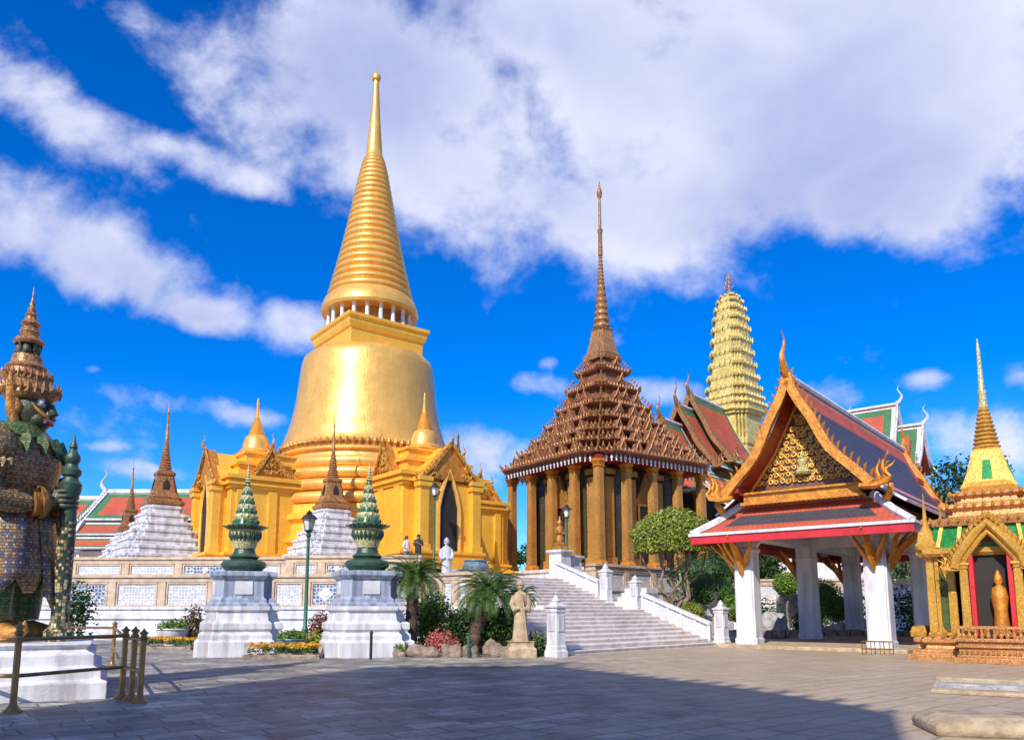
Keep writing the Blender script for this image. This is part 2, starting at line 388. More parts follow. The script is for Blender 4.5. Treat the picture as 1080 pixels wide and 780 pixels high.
M['white'] = pm('white_plaster', (.75, .735, .74), (.52, .50, .51), 2.2, .65, 0, .25, 22, .02, var=(.84, 1.05), vsc=.9, streak=True)
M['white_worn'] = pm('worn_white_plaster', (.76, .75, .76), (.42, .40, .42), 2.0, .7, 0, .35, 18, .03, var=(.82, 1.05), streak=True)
M['marble'] = pm('grey_marble', (.42, .46, .55), (.17, .20, .27), 2.6, .3, 0, .15, 20, .02, streak=True)
M['tan'] = pm('tan_stone', (.62, .47, .33), (.45, .32, .22), 3, .7, 0, .4, 24, .03)
M['step'] = pm('marble_step', (.80, .74, .70), (.64, .55, .50), 3, .5, 0, .3, 14, .02)
M['brass'] = pm('brass', (.44, .25, .08), (.28, .14, .05), 6, .38, .6, .1)
M['iron_green'] = pm('green_painted_iron', (.035, .15, .10), (.02, .09, .06), 8, .4, .1)
M['iron_dark'] = pm('dark_iron', (.05, .04, .035), None, 8, .5, .3)
M['red'] = pm('red_lacquer', (.62, .03, .035), (.50, .02, .025), 3, .4)
M['darkred'] = pm('dark_red_lacquer', (.33, .035, .02), (.22, .02, .015), 3, .4)
M['grey_plaster'] = pm('grey_plaster', (.72, .71, .72), (.60, .58, .58), 2.5, .65, 0, .2, 20, .02)
M['glass_lamp'] = pm('lamp_glass', (.75, .74, .68), None, 3, .15)
M['t_red'] = rooftile('red_glazed_tile', (.66, .075, .03), (.58, .06, .025))
M['t_dark'] = rooftile('dark_blue_glazed_tile', (.028, .032, .06), (.045, .045, .07), rough=.5)
M['pedblue'] = pm('dark_blue_glass', (.03, .03, .10), (.02, .02, .05), 6, .3)
M['t_green'] = rooftile('green_glazed_tile', (.02, .20, .07), (.03, .26, .09))
M['t_orange'] = rooftile('orange_red_glazed_tile', (.72, .10, .035), (.62, .08, .03))
M['roof_gild'] = pm('roof_gilding', (.46, .23, .07), (.25, .10, .04), 6, .45, .25, .5, 14, .05)
M['terracotta'] = mosaic('gilded_glass_mosaic_roof', [(.34, .12, .055), (.42, .17, .07), (.25, .075, .045), (.48, .23, .09), (.30, .10, .055)], 16, .4, .25, (.10, .035, .02), .06, .7)
M['colgold'] = mosaic('gilded_column_mosaic', [(.54, .27, .06), (.60, .32, .08), (.42, .18, .04), (.56, .28, .055)], 18, .4, .35, (.25, .10, .02), .05, .5)
M['cella'] = mosaic('dark_green_gold_glass', [(.03, .035, .012), (.045, .04, .012), (.02, .025, .01), (.12, .075, .02)], 14, .3, .1, (.015, .012, .005), .05)
M['prang'] = mosaic('pale_yellow_tile', [(.80, .61, .19), (.74, .53, .14), (.83, .69, .31), (.68, .48, .13), (.70, .59, .20)], 6, .4, 0, (.36, .22, .06), .05, .8)
M['prang_green'] = mosaic('green_yellow_tile', [(.44, .44, .13), (.20, .32, .10), (.74, .56, .18), (.72, .5, .16)], 7, .4, 0, (.2, .18, .05))
M['prang_pink'] = mosaic('pink_tile', [(.68, .36, .20), (.75, .55, .32), (.60, .28, .15)], 3, .45, 0, (.36, .18, .10))
M['pr_green'] = mosaic('green_porcelain', [(.02, .13, .07), (.03, .19, .10), (.015, .09, .05)], 12, .25, 0, (.25, .22, .08), .06)
M['pr_cream'] = mosaic('cream_porcelain', [(.62, .55, .25), (.70, .64, .38), (.50, .46, .17)], 12, .3, 0, (.12, .16, .06), .06)
M['pr_dkgreen'] = pm('dark_green_glaze', (.05, .10, .06), (.025, .06, .04), 6, .3, 0, .4, 20)
M['brown_gold'] = mosaic('brown_gold_mosaic', [(.42, .20, .08), (.55, .30, .10), (.30, .13, .06)], 16, .4, .25, (.16, .06, .03), .06, .6)
M['shrine'] = mosaic('bright_gold_mosaic', [(.76, .42, .06), (.82, .50, .11), (.66, .32, .04), (.74, .38, .055)], 24, .35, .3, (.36, .14, .03), .05, .6)
M['shrine_pink'] = mosaic('copper_gold_mosaic', [(.66, .30, .10), (.74, .40, .14), (.55, .22, .08)], 24, .4, .3, (.3, .10, .03), .05, .6)
M['green_glass'] = mosaic('emerald_glass_mosaic', [(.01, .28, .05), (.015, .36, .08), (.01, .20, .05)], 20, .2, 0, (.03, .12, .03), .05, .4)
M['niche_green'] = mosaic('olive_glass_mosaic', [(.04, .10, .02), (.06, .14, .03), (.10, .12, .03)], 20, .25, 0, (.15, .10, .03), .05, .4)
M['armour'] = scale_rows('scale_armour_mosaic', [(.30, .165, .06), (.34, .21, .08), (.22, .10, .04), (.16, .12, .05), (.36, .25, .11)], .07, .052)
M['armour_red'] = scale_rows('red_scale_mosaic', [(.34, .13, .05), (.40, .21, .07), (.26, .09, .04), (.42, .28, .10)], .075, .055)
M['armour_blue'] = scale_rows('blue_gold_mosaic', [(.27, .19, .10), (.09, .10, .16), (.32, .19, .07), (.13, .14, .19), (.33, .23, .11), (.30, .10, .05)], .085, .062)
M['armour_green'] = scale_rows('green_scale_mosaic', [(.04, .11, .035), (.04, .15, .045), (.20, .16, .05)], .07, .052)
M['facegreen'] = pm('dark_green_skin_glaze', (.055, .08, .04), (.05, .045, .025), 7, .35, 0, .5, 16)
M['clubmat'] = mosaic('club_diamond_mosaic', [(.55, .45, .24), (.03, .05, .03), (.04, .07, .04), (.30, .22, .09)], 14, .3, 0, (.02, .025, .02), .06, .6, cheb=True)
M['panel_pale'] = lattice('pale_ceramic_lattice', (.44, .45, .49), (.68, .66, .64), 6.)
M['panel_blue'] = lattice('blue_ceramic_lattice', (.10, .14, .22), (.52, .54, .57), 5.5)
M['rock'] = pm('garden_rock', (.40, .30, .22), (.20, .14, .10), 3, .85, 0, 1.0, 5, .15)
M['rock_grey'] = pm('grey_garden_rock', (.50, .48, .46), (.25, .24, .23), 3, .85, 0, 1.0, 5, .15)
M['sandstone'] = pm('sandstone', (.52, .40, .25), (.34, .24, .14), 4, .8, 0, .7, 10, .06)
M['statue_pale'] = pm('pale_stone', (.56, .58, .63), (.38, .40, .46), 4, .7, 0, .6, 14, .05)
M['bark'] = pm('bark', (.13, .085, .055), (.06, .04, .03), 5, .9, 0, 1., 14, .06)
M['bark_pale'] = pm('pale_bark', (.34, .26, .18), (.18, .13, .09), 5, .9, 0, 1., 14, .06)
M['leaf'] = leafmat('leaf_green', (.075, .16, .025), (.03, .08, .012))
M['leaf_bright'] = leafmat('leaf_bright', (.17, .28, .03), (.07, .15, .02))
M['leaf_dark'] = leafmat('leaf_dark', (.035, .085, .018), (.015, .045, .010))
M['leaf_olive'] = leafmat('leaf_olive', (.27, .33, .04), (.12, .18, .022), (.42, .44, .06))
M['leaf_cycad'] = leafmat('leaf_cycad', (.085, .16, .025), (.03, .075, .014), trans=.12)
M['leaf_red'] = leafmat('leaf_red', (.26, .05, .035), (.12, .06, .02))
M['leaf_bronze'] = leafmat('leaf_bronze', (.17, .12, .03), (.08, .06, .018))
M['petal_yellow'] = leafmat('petal_yellow', (.75, .42, .02), (.55, .22, .012))
M['petal_pink'] = leafmat('petal_pink', (.66, .16, .15), (.48, .08, .08), (.75, .30, .22))
M['soil'] = pm('soil', (.06, .045, .03), None, 5, .95, 0, .8, 12)
M['blue_bowl'] = pm('blue_grey_glaze', (.16, .24, .27), (.08, .13, .15), 5, .3, 0, .2, 20)
M['cloth_white'] = pm('white_cloth', (.72, .73, .78), None, 6, .85); M['cloth_blue'] = pm('blue_cloth', (.10, .16, .32), None, 6, .85)
M['cloth_dark'] = pm('dark_cloth', (.03, .03, .04), None, 6, .85); M['skin'] = pm('skin', (.46, .27, .18), (.42, .24, .16), 6, .55); M['hair'] = pm('hair', (.03, .018, .012), None, 8, .5)
# ------------------------------------------------------------------ building kit
def slope(mb, a, b, c, d, sag, borders, field, n=9, under=None, th=.14):
    """roof slope: a-b eave (a at u=0), d-c ridge; borders [(width, mat)...] from the outside in, field = mat; sag pulls it concave."""
    a, b, c, d = map(Vector, (a, b, c, d)); U = (b - a).length; V = (d - a).length
    def br(L):
        q = [0.]
        for w, _ in borders: q.append(q[-1] + w)
        return q
    e = br(U); us = sorted(set([min(x, U / 2) for x in e] + [max(U - x, U / 2) for x in e])); vs_ = sorted(set([min(x, V / 2) for x in e] + [max(V - x, V / 2) for x in e] + [V * i / n for i in range(n + 1)]))
    us = [x for i, x in enumerate(us) if i == 0 or x - us[i - 1] > 1e-4]; vs_ = [x for i, x in enumerate(vs_) if i == 0 or x - vs_[i - 1] > 1e-4]
    nrm = (b - a).cross(d - a).normalized()
    if nrm.z < 0: nrm = -nrm
    def P(u, v, off=0.):
        t = v / V; s_ = u / U
        p = (a * (1 - s_) + b * s_) * (1 - t) + (d * (1 - s_) + c * s_) * t
        return p - nrm * (sag * 4 * t * (1 - t) * (1 - .3 * t)) - nrm * off
    nu, nv = len(us), len(vs_)
    for off in (0., th):
        vv = [P(u, v, off) for v in vs_ for u in us]; ff = []; mm = []; uv = []
        for j in range(nv - 1):
            for i in range(nu - 1):
                ff.append((j * nu + i, j * nu + i + 1, (j + 1) * nu + i + 1, (j + 1) * nu + i))
                uc, vc = (us[i] + us[i + 1]) / 2, (vs_[j] + vs_[j + 1]) / 2
                dd = min(uc, U - uc, vc, V - vc); mi = field
                acc = 0.
                for w, q in borders:
                    acc += w
                    if dd < acc: mi = q; break
                mm.append(mi if off == 0 else (field if under is None else under))
                uv.append([(us[i], vs_[j]), (us[i + 1], vs_[j]), (us[i + 1], vs_[j + 1]), (us[i], vs_[j + 1])])
        mb.add(vv, ff, mm, uv)
    rim = [(u, 0) for u in us] ; m0 = borders[0][1] if borders else field
    for (u0, v0), (u1, v1) in [((us[i], 0), (us[i + 1], 0)) for i in range(nu - 1)] + [((0, vs_[i]), (0, vs_[i + 1])) for i in range(nv - 1)] + [((U, vs_[i]), (U, vs_[i + 1])) for i in range(nv - 1)]:
        mb.add([P(u0, v0), P(u1, v1), P(u1, v1, th), P(u0, v0, th)], [(0, 1, 2, 3)], m0)

def gpath(A, B, sag, n, nrm_side):
    A, B = Vector(A), Vector(B); out = []
    for i in range(n + 1):
        t = i / n; out.append(A.lerp(B, t) - nrm_side * (sag * 4 * t * (1 - t) * (1 - .3 * t)))
    return out
def barge(mb, A, B, sag, out, w=.3, th=.16, teeth=14, size=.35, wave=0., m=0, mt=0):
    """naga bargeboard from eave end A up to apex B with flame teeth; out = direction the gable faces"""
    A, B, out = Vector(A), Vector(B), Vector(out).normalized(); d = (B - A).normalized()
    sd = d.cross(out); sd = sd if sd.z > 0 else -sd; sd.normalize()
    n = 14; P = gpath(A, B, sag, n, sd)
    if wave: P = [p + sd * wave * math.sin(i / n * math.pi * 4) for i, p in enumerate(P)]
    vs = []; fs = []
    for p in P: vs += [p + sd * w * .5 + out * th / 2, p - sd * w * .5 + out * th / 2, p - sd * w * .5 - out * th / 2, p + sd * w * .5 - out * th / 2]
    for i in range(n):
        for j in range(4): k = (j + 1) % 4; fs.append((i * 4 + j, i * 4 + k, i * 4 + 4 + k, i * 4 + 4 + j))
    fs += [(3, 2, 1, 0), (n * 4, n * 4 + 1, n * 4 + 2, n * 4 + 3)]
    mb.add(vs, fs, m)
    for i in range(teeth):
        t = (i + .5) / teeth * n; k = min(int(t), n - 1); p = P[k].lerp(P[k + 1], t - k)
        mb.spike(p + sd * w * .42, sd * .8 + d * .6, d, size, size * .55, mt)
def horn(mb, p, out, h, r, m=0, curl=1.0):
    p, out = Vector(p), Vector(out).normalized(); up = Vector((0, 0, 1))
    prof = [(0, 0, 1.), (.10, .12, 1.15), (.20, .26, .95), (.22, .40, .70), (.14, .54, .52), (.06, .68, .38), (.03, .80, .27), (.09, .91, .17), (.19, 1.0, .04)]
    mb.tube([p + out * (a * h * curl) + up * (z * h) for a, z, _ in prof], [r * q for _, _, q in prof], 7, m, .7)
def flame_cluster(mb, p, side, out, h, m=0):
    """upturned naga heads at an eave end"""
    p, side, out = Vector(p), Vector(side).normalized(), Vector(out).normalized(); up = Vector((0, 0, 1))
    for k, (s_, f) in enumerate(((1.0, 1.0), (.55, .72), (1.35, .62))):
        q = [p + out * (.06 * (k - 1)) + side * (x * h * s_) + up * (z * h * f) for x, z in ((-.25, -.1), (.1, -.12), (.34, .0), (.42, .22), (.34, .42), (.36, .62), (.5, .82), (.56, 1.0))]
        mb.tube(q, [h * r_ for r_ in (.10, .13, .15, .13, .10, .085, .05, .01)], 7, m, .6)
    for t in (.2, .45, .7): mb.spike(p + side * h * .42 + up * h * t, side * .8 + up * .8, up, h * .25, h * .16, m)
def relief(mb, tri, out, nrow, m=0, seed=1):
    """gilded scrollwork: mirrored spirals filling a triangle (A left, B right, T top), standing proud of it"""
    A, B, T = map(Vector, tri); out = Vector(out).normalized(); ex = (B - A).normalized(); mid = (A + B) / 2; ez = (T - mid).normalized()
    H = (T - mid).length; Wd = (B - A).length / 2; r_ = random.Random(seed)
    cell = H / nrow
    def spiral(cx, cz, rad, s_, turn):
        pts = []
        for i in range(13):
            t = i / 12; a = turn + s_ * t * 2 * math.pi * 1.35; q = rad * (1 - .82 * t)
            pts.append(mid + ex * (cx + math.cos(a) * q) + ez * (cz + math.sin(a) * q) + out * (.05 + .06 * t))
        mb.tube(pts, [rad * .30 * (1 - .5 * i / 12) for i in range(13)], 5, m)
    for j in range(nrow):
        cz = (j + .5) * cell; half = Wd * (1 - (cz + cell * .35) / H); nx = int(half / (cell * .95))
        for i in range(nx + 1):
            cx = (i + .5) * cell * .95
            if cx + cell * .2 > half: continue
            for sgn in (1, -1): spiral(cx * sgn, cz, cell * r_.uniform(.44, .52), sgn * (1 if (i + j) % 2 else -1), r_.uniform(0, 1.2) if sgn > 0 else math.pi - r_.uniform(0, 1.2))
        if half > cell * .25: mb.spike(mid + ez * (cz - cell * .4) + out * .06, ez, ex, cell * 1.0, cell * .5, m)

def column(mb, x, y, z0, z1, w, m=0, mcap=1, notch=True, base=True):
    pl = redent(2, .13) if notch else SQ; h = z1 - z0; r = w / 2
    if base:
        mb.loft(pl, [(r * 1.55, 0), (r * 1.55, .10 * w), (r * 1.3, .22 * w), (r * 1.4, .34 * w), (r * 1.4, .46 * w), (r * 1.12, .7 * w)], (x, y, z0), mcap)
    mb.loft(pl, [(r * 1.03, .55 * w if base else 0), (r, h * .3), (r * .93, h - .9 * w)], (x, y, z0), m)
    mb.loft(pl, [(r * .95, h - .9 * w), (r * 1.25, h - .8 * w), (r * .95, h - .68 * w), (r * 1.1, h - .5 * w), (r * 1.4, h - .2 * w), (r * 1.25, h)], (x, y, z0), mcap)

def panel_wall(label, p, q, zs, n, group, mats, thick=.6, cat='wall', wall_name='panelled_wall', mark=()):
    """zs = z0, panel bottom, panel top, top. Local x along the wall, -y outward."""
    p, q = Vector((*p, 0)), Vector((*q, 0)); L = (q - p).length; ang = math.degrees(math.atan2(q.y - p.y, q.x - p.x))
    t = thing(wall_name, label, cat, p, ang, group)
    z0, za, zb, z1 = zs
    pl = MB(); pl.box((L / 2, thick / 2, (z0 + za) / 2), (L, thick, za - z0))
    h = za - z0
    for k, (f0, f1, o) in enumerate(((0, .22, .5), (.22, .40, .36), (.40, .62, .16), (.62, .76, .26), (.76, .9, .12), (.9, 1.0, .2)) if h > .6 else ((0, .5, .12), (.5, 1, .06))):
        pl.box((L / 2, -o / 2 + .01, z0 + h * (f0 + f1) / 2), (L + o * 1.2, o + .02, h * (f1 - f0) - .004))
    pl.build('plinth', mats[0], t, bevel=.02)
    bk = MB(); bk.box((L / 2, thick / 2 + .04, (za + zb) / 2), (L - .02, thick - .08, zb - za)); bk.build('core', mats[1], t)
    cp = MB(); cp.box((L / 2, thick / 2, zb + (z1 - zb) * .3), (L + .1, thick + .22, (z1 - zb) * .6)); cp.box((L / 2, thick / 2, zb + (z1 - zb) * .8), (L + .24, thick + .4, (z1 - zb) * .4))
    cp.build('coping', mats[1], t, bevel=.02)
    pw = .42; step = (L - pw) / n
    for i in range(n + 1):
        b = MB(); b.box((pw / 2 + i * step, thick / 2 - .06, (za + zb) / 2), (pw, thick + .1, zb - za - .006)); b.build('pier', mats[1], t, bevel=.015)
    for i in range(n):
        x0, x1 = pw + i * step + .04, i * step + step - .04
        b = MB(); b.box(((x0 + x1) / 2, .03, (za + zb) / 2), (x1 - x0, .1, zb - za - .16)); o = b.build('panel', mats[3] if i in mark else mats[2], t)
        fr = MB(); xm, zm, w_, h_ = (x0 + x1) / 2, (za + zb) / 2, x1 - x0, zb - za
        for cx, cz, sx, sz in ((xm, za + .05, w_, .08), (xm, zb - .05, w_, .08), (x0 + .03, zm, .07, h_ - .18), (x1 - .03, zm, .07, h_ - .18)): fr.box((cx, -.035, cz), (sx, .09, sz))
        fr.build('frame', mats[1], o)
        if i in mark:
            dm = MB(); rr = h_ * .3
            for k, (s1, dd) in enumerate(((1., .02), (.55, .05))): dm.add([(xm - rr * s1 * 1.2, -.03 - dd, zm), (xm, -.03 - dd, zm - rr * s1), (xm + rr * s1 * 1.2, -.03 - dd, zm), (xm, -.03 - dd, zm + rr * s1), (xm, .02, zm)], [(0, 1, 2, 3), (0, 1, 4), (1, 2, 4), (2, 3, 4), (3, 0, 4)])
            dm.build('diamond', M['white'], o)
    return t

# ------------------------------------------------------------------ plants
def leaves(mb, c, r, n, size, m=0, shell=.45, rg=rng, flat=.55, zmin=-1., pts=False):
    """n leaf-sized faces through an ellipsoid, thicker towards its skin"""
    c = Vector(c); rx, ry, rz = (r, r, r) if isinstance(r, (int, float)) else r
    for _ in range(n):
        while True:
            d = Vector((rg.gauss(0, 1), rg.gauss(0, 1), rg.gauss(0, 1))).normalized()
            if d.z >= zmin: break
        q = 1 - shell * rg.random() ** 1.6
        lump = 1 + .13 * noise.noise(d * 2.6 + c * .7)
        p = c + Vector((d.x * rx, d.y * ry, d.z * rz)) * (q * lump)
        nv = (d * .8 + Vector((rg.gauss(0, .5), rg.gauss(0, .5), rg.gauss(.25, .5)))).normalized()
        t = nv.orthogonal().normalized(); a = rg.uniform(0, 6.28); t = Matrix.Rotation(a, 3, nv) @ t; b = nv.cross(t)
        s_ = size * rg.uniform(.6, 1.25); k = flat * s_
        mb.add([p - t * s_ * .5, p - b * k * .5 + nv * s_ * .06, p + t * s_ * .5 - nv * s_ * .12, p + b * k * .5 + nv * s_ * .06], [(0, 1, 2, 3)], m)
def core(mb, c, r, m, seed=0):
    b = len(mb.v); mb.ball(c, r, m, 14, 9)
    for i in range(b, len(mb.v)):
        v = mb.v[i]; mb.v[i] = Vector(c) + (v - Vector(c)) * (1 + .18 * noise.noise(v * 1.1 + Vector((seed, 0, 0))))
def branchy(mb, base, top, r0, r1, n=6, m=0, wob=.12, rg=rng):
    base, top = Vector(base), Vector(top); L = (top - base).length; P = []
    for i in range(n + 1):
        t = i / n; P.append(base.lerp(top, t) + Vector((rg.uniform(-1, 1), rg.uniform(-1, 1), 0)) * (wob * L * math.sin(math.pi * t) * .5))
    mb.tube(P, [lerp(r0, r1, i / n) * (1.35 if i == 0 else 1) for i in range(n + 1)], 8, m); return P
def tree(name, label, loc, h, crown, mat, cat='tree', group=None, size=.28, n=2600, clear=.35, bark='bark', seed=1, rt=.18):
    """trunk, limbs and a crown of many leaf clumps with gaps"""
    rg = random.Random(seed); t = thing(name, label, cat, loc, rg.uniform(0, 360), group)
    tk = MB(); cr = MB(); rx, rz = crown; top = h - rz
    branchy(tk, (0, 0, -.1), (rg.uniform(-.2, .2), rg.uniform(-.2, .2), h * clear), rt, rt * .8, 5, 0, .06, rg)
    ends = []
    for i in range(9):
        a = i * 2.4 + rg.uniform(-.4, .4); q = rg.uniform(.25, .8); z = top + rz * rg.uniform(-.55, .75)
        e = Vector((math.cos(a) * rx * q, math.sin(a) * rx * q, z)); branchy(tk, (0, 0, h * clear * rg.uniform(.75, 1)), e, rt * .55, rt * .15, 5, 0, .15, rg); ends.append(e)
    per = n // (len(ends) * 2)
    for e in ends:
        for _ in range(2):
            c = e + Vector((rg.gauss(0, .2) * rx, rg.gauss(0, .2) * rx, rg.gauss(0, .16) * rz)); k = rg.uniform(.28, .45)
            leaves(cr, c, (rx * k, rx * k, rz * k * .85), per, size, 0, .8, rg)
    tk.build('trunk', M[bark], t, True); cr.build('crown', M[mat], t, norm=False); return t
def bush(name, label, loc, r, mat, n=900, size=.16, group=None, cat='shrub', seed=1, cm='leaf_dark', lobes=4):
    rg = random.Random(seed); t = thing(name, label, cat, loc, 0, group); b = MB(); rx, rz = r
    st = MB()
    for i in range(5):
        a = i * 1.3; branchy(st, (.05 * math.cos(a), .05 * math.sin(a), -.05), (math.cos(a) * rx * .5, math.sin(a) * rx * .5, rz * 1.0), .03, .01, 4, 0, .2, rg)
    for i in range(lobes):
        a = i * 2 * math.pi / lobes + rg.uniform(0, 1); k = .45 * rx
        leaves(b, (math.cos(a) * k, math.sin(a) * k, rz * rg.uniform(.75, 1.05)), (rx * .62, rx * .62, rz * .8), n // (lobes + 1), size, 0, .7, rg)
    leaves(b, (0, 0, rz * 1.15), (rx * .6, rx * .6, rz * .75), n // (lobes + 1), size, 0, .7, rg)
    st.build('stem', M['bark'], t, True); b.build('foliage', M[mat], t, norm=False); return t
def clipped(name, label, loc, r, mat='leaf', n=1600, size=.13, group=None, seed=1, trunk=0., cat='topiary', rt=.07):
    """close-clipped rounded bush or ball on a stem"""
    rg = random.Random(seed); t = thing(name, label, cat, loc, 0, group); b = MB(); rx, ry, rz = r
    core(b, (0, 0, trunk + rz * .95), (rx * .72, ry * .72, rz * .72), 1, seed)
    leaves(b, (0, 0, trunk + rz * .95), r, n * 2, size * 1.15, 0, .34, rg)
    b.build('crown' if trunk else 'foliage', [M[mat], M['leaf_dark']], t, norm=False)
    k = MB(); branchy(k, (0, 0, -.05), (0, 0, trunk + rz * .6), rt, rt * .7, 5, 0, .15, rg); k.build('trunk' if trunk else 'stem', M['bark_pale'], t, True)
    return t
def cycad(label, loc, h, fl, lean=(0, 0), nf=46, seed=1):
    rg = random.Random(seed); t = thing('cycad_palm', label, 'palm', loc, 0, 'cycad palms in the rock garden')
    tk = MB(); top = Vector((lean[0], lean[1], h)); P = []
    for i in range(13):
        q = i / 12; P.append(Vector((lean[0] * q ** 1.5, lean[1] * q ** 1.5, h * q)))
    tk.tube(P, [.21 * (1.08 - .12 * i / 12) * (1.08 if i % 2 else .95) for i in range(13)], 12, 0)
    for i in range(150):        # old leaf bases
        q = rg.uniform(.03, .99); a = rg.uniform(0, 6.28); p = Vector((lean[0] * q ** 1.5, lean[1] * q ** 1.5, h * q)); o = Vector((math.cos(a), math.sin(a), .0))
        tk.spike(p + o * .19, o + Vector((0, 0, .9)), o, .12, .08, 0)
    tk.build('trunk', M['bark'], t)
    fr = MB()
    for i in range(nf):
        a = i * 2.39996 + rg.uniform(-.15, .15); e = lerp(1.25, -.42, (i / nf) ** .8) + rg.uniform(-.1, .1); L = fl * rg.uniform(.85, 1.1)
        o = Vector((math.cos(a), math.sin(a), 0)); pts = []; p = top + Vector((0, 0, .05)) + o * .06; el = e
        for k in range(12):
            pts.append(p.copy()); p = p + (o * math.cos(el) + Vector((0, 0, math.sin(el)))) * (L / 11); el -= .115 + .05 * (k / 11)
        fr.tube(pts, [.016 * (1 - .7 * k / 11) for k in range(12)], 4, 0)
        sd = o.cross(Vector((0, 0, 1)))
        for k in range(1, 40):
            q = k / 40 * 11; j = min(int(q), 10); b = pts[j].lerp(pts[j + 1], q - j); d = (pts[j + 1] - pts[j]).normalized(); up = sd.cross(d)
            ll = fl * .20 * math.sin(math.pi * min(1, .12 + k / 40 * .86)) ** .6
            for s_ in (1, -1):
                v = (sd * s_ * .85 + d * .55 + up * .28).normalized(); w = d * .0065
                fr.add([b - w, b + w, b + v * ll * .6 + w * .8, b + v * ll - Vector((0, 0, ll * .08)), b + v * ll * .6 - w * .8], [(0, 1, 2, 3, 4)], 0)
    fr.build('fronds', M['leaf_cycad'], t, norm=False); return t
def rock(label, loc, r, mat='rock', seed=1, group='boulders edging the rock garden', name='boulder'):
    b = MB(); b.ball((0, 0, r[2] * .55), r, 0, 18, 12)
    for i, v in enumerate(b.v):
        k = 1 + .34 * noise.noise(v * 1.3 / max(r) + Vector((seed * 3.1, 0, 0))) + .12 * noise.noise(v * 4 / max(r) + Vector((0, seed, 0)))
        b.v[i] = Vector((v.x * k, v.y * k, max(-.03, v.z * k)))
    o = b.build(name, M[mat], None, True, 30); o.location = loc; return tag(o, label, 'rock', group)

# ------------------------------------------------------------------ ground
def ground():
    m, nt, bs = newmat('stone_paving'); v = coords(nt); vr = coords(nt, rot=(0, 0, R(-38)))
    dn = node(nt, 'ShaderNodeTexNoise'); dn.inputs['Scale'].default_value = .9; lk(nt, v, dn.inputs['Vector'])
    wm = node(nt, 'ShaderNodeVectorMath', operation='MULTIPLY_ADD'); wm.inputs[1].default_value = (.28, .28, 0); lk(nt, dn.outputs['Color'], wm.inputs[0]); lk(nt, vr, wm.inputs[2])
    b = node(nt, 'ShaderNodeTexBrick'); b.offset = .37; b.squash = .75; b.squash_frequency = 3
    for k, q in (('Scale', 1), ('Brick Width', .85), ('Row Height', .46), ('Mortar Size', .020), ('Mortar Smooth', .3), ('Bias', 0)): b.inputs[k].default_value = q
    b.inputs['Color1'].default_value = (.46, .43, .37, 1); b.inputs['Color2'].default_value = (.21, .20, .18, 1); b.inputs['Mortar'].default_value = (.12, .11, .095, 1)
    lk(nt, wm.outputs[0], b.inputs['Vector'])
    c = b.outputs['Color']
    n1 = noise_n(nt, v, 1.1, 9, .65); n2 = noise_n(nt, v, 7, 9, .7)
    c = mixc(nt, 1, c, ramp(nt, n1, [(.32, (.5, .5, .52)), (.68, (1.4, 1.36, 1.28))]), 'MULTIPLY')
    n0 = noise_n(nt, v, .28, 5, .6); c = mixc(nt, 1, c, ramp(nt, n0, [(.35, (.72, .73, .76)), (.62, (1.15, 1.13, 1.1))]), 'MULTIPLY')
    c = mixc(nt, 1, c, ramp(nt, n2, [(.35, (.6, .59, .58)), (.65, (1.3, 1.3, 1.3))]), 'MULTIPLY')
    vp = node(nt, 'ShaderNodeTexVoronoi'); vp.inputs['Scale'].default_value = .55; lk(nt, wm.outputs[0], vp.inputs['Vector']); sv = node(nt, 'ShaderNodeSeparateColor'); lk(nt, vp.outputs['Color'], sv.inputs[0])
    c = mixc(nt, 1, c, ramp(nt, sv.outputs[0], [(0, (.70, .71, .74)), (.35, (1, 1, 1)), (.8, (1, .99, .97)), (1, (1.22, 1.2, 1.14))], True), 'MULTIPLY')
    ns = noise_n(nt, v, .7, 8, .72); c = mixc(nt, ramp(nt, ns, [(.56, (0, 0, 0)), (.72, (.75, .75, .75))]), c, (.10, .098, .10))
    # sandier tone painted to the right, where the sun falls; greyer towards the shade
    sx = node(nt, 'ShaderNodeSeparateXYZ'); lk(nt, v, sx.inputs[0])
    g = node(nt, 'ShaderNodeMath', operation='MULTIPLY_ADD'); lk(nt, n1, g.inputs[0]); g.inputs[1].default_value = 9.
    lk(nt, sx.outputs[0], g.inputs[2])
    f = node(nt, 'ShaderNodeMapRange', interpolation_type='SMOOTHSTEP'); lk(nt, g.outputs[0], f.inputs[0]); f.inputs[1].default_value = 3.; f.inputs[2].default_value = 10.
    sunlit_sand = mixc(nt, n2, (.38, .28, .17), (.55, .42, .27))
    sunlit_sand = mixc(nt, .42, sunlit_sand, mixc(nt, 1, sunlit_sand, ramp(nt, b.outputs['Fac'], [(0, (1, 1, 1)), (1, (.45, .42, .4))]), 'MULTIPLY'))
    fm = node(nt, 'ShaderNodeMath', operation='MULTIPLY'); lk(nt, f.outputs[0], fm.inputs[0]); fm.inputs[1].default_value = .78
    c = mixc(nt, fm.outputs[0], c, sunlit_sand)
    lk(nt, c, bs.inputs['Base Color'])
    r_ = ramp(nt, n2, [(.3, (.38,) * 3), (.7, (.7,) * 3)]); lk(nt, r_, bs.inputs['Roughness'])
    h = mixc(nt, .35, ramp(nt, b.outputs['Fac'], [(0, (1, 1, 1)), (1, (0, 0, 0))]), ramp(nt, n2, [(.2, (0, 0, 0)), (.8, (1, 1, 1))]))
    bumpn(nt, bs, h, 1.0, .05)
    g_ = MB(); g_.add([(-1500, -400, 0), (1500, -400, 0), (1500, 2500, 0), (-1500, 2500, 0)], [(0, 1, 2, 3)])
    tag(g_.build('paved_courtyard_ground', m), 'worn stone slab paving of the temple courtyard', 'paving', None, 'structure')
ground()

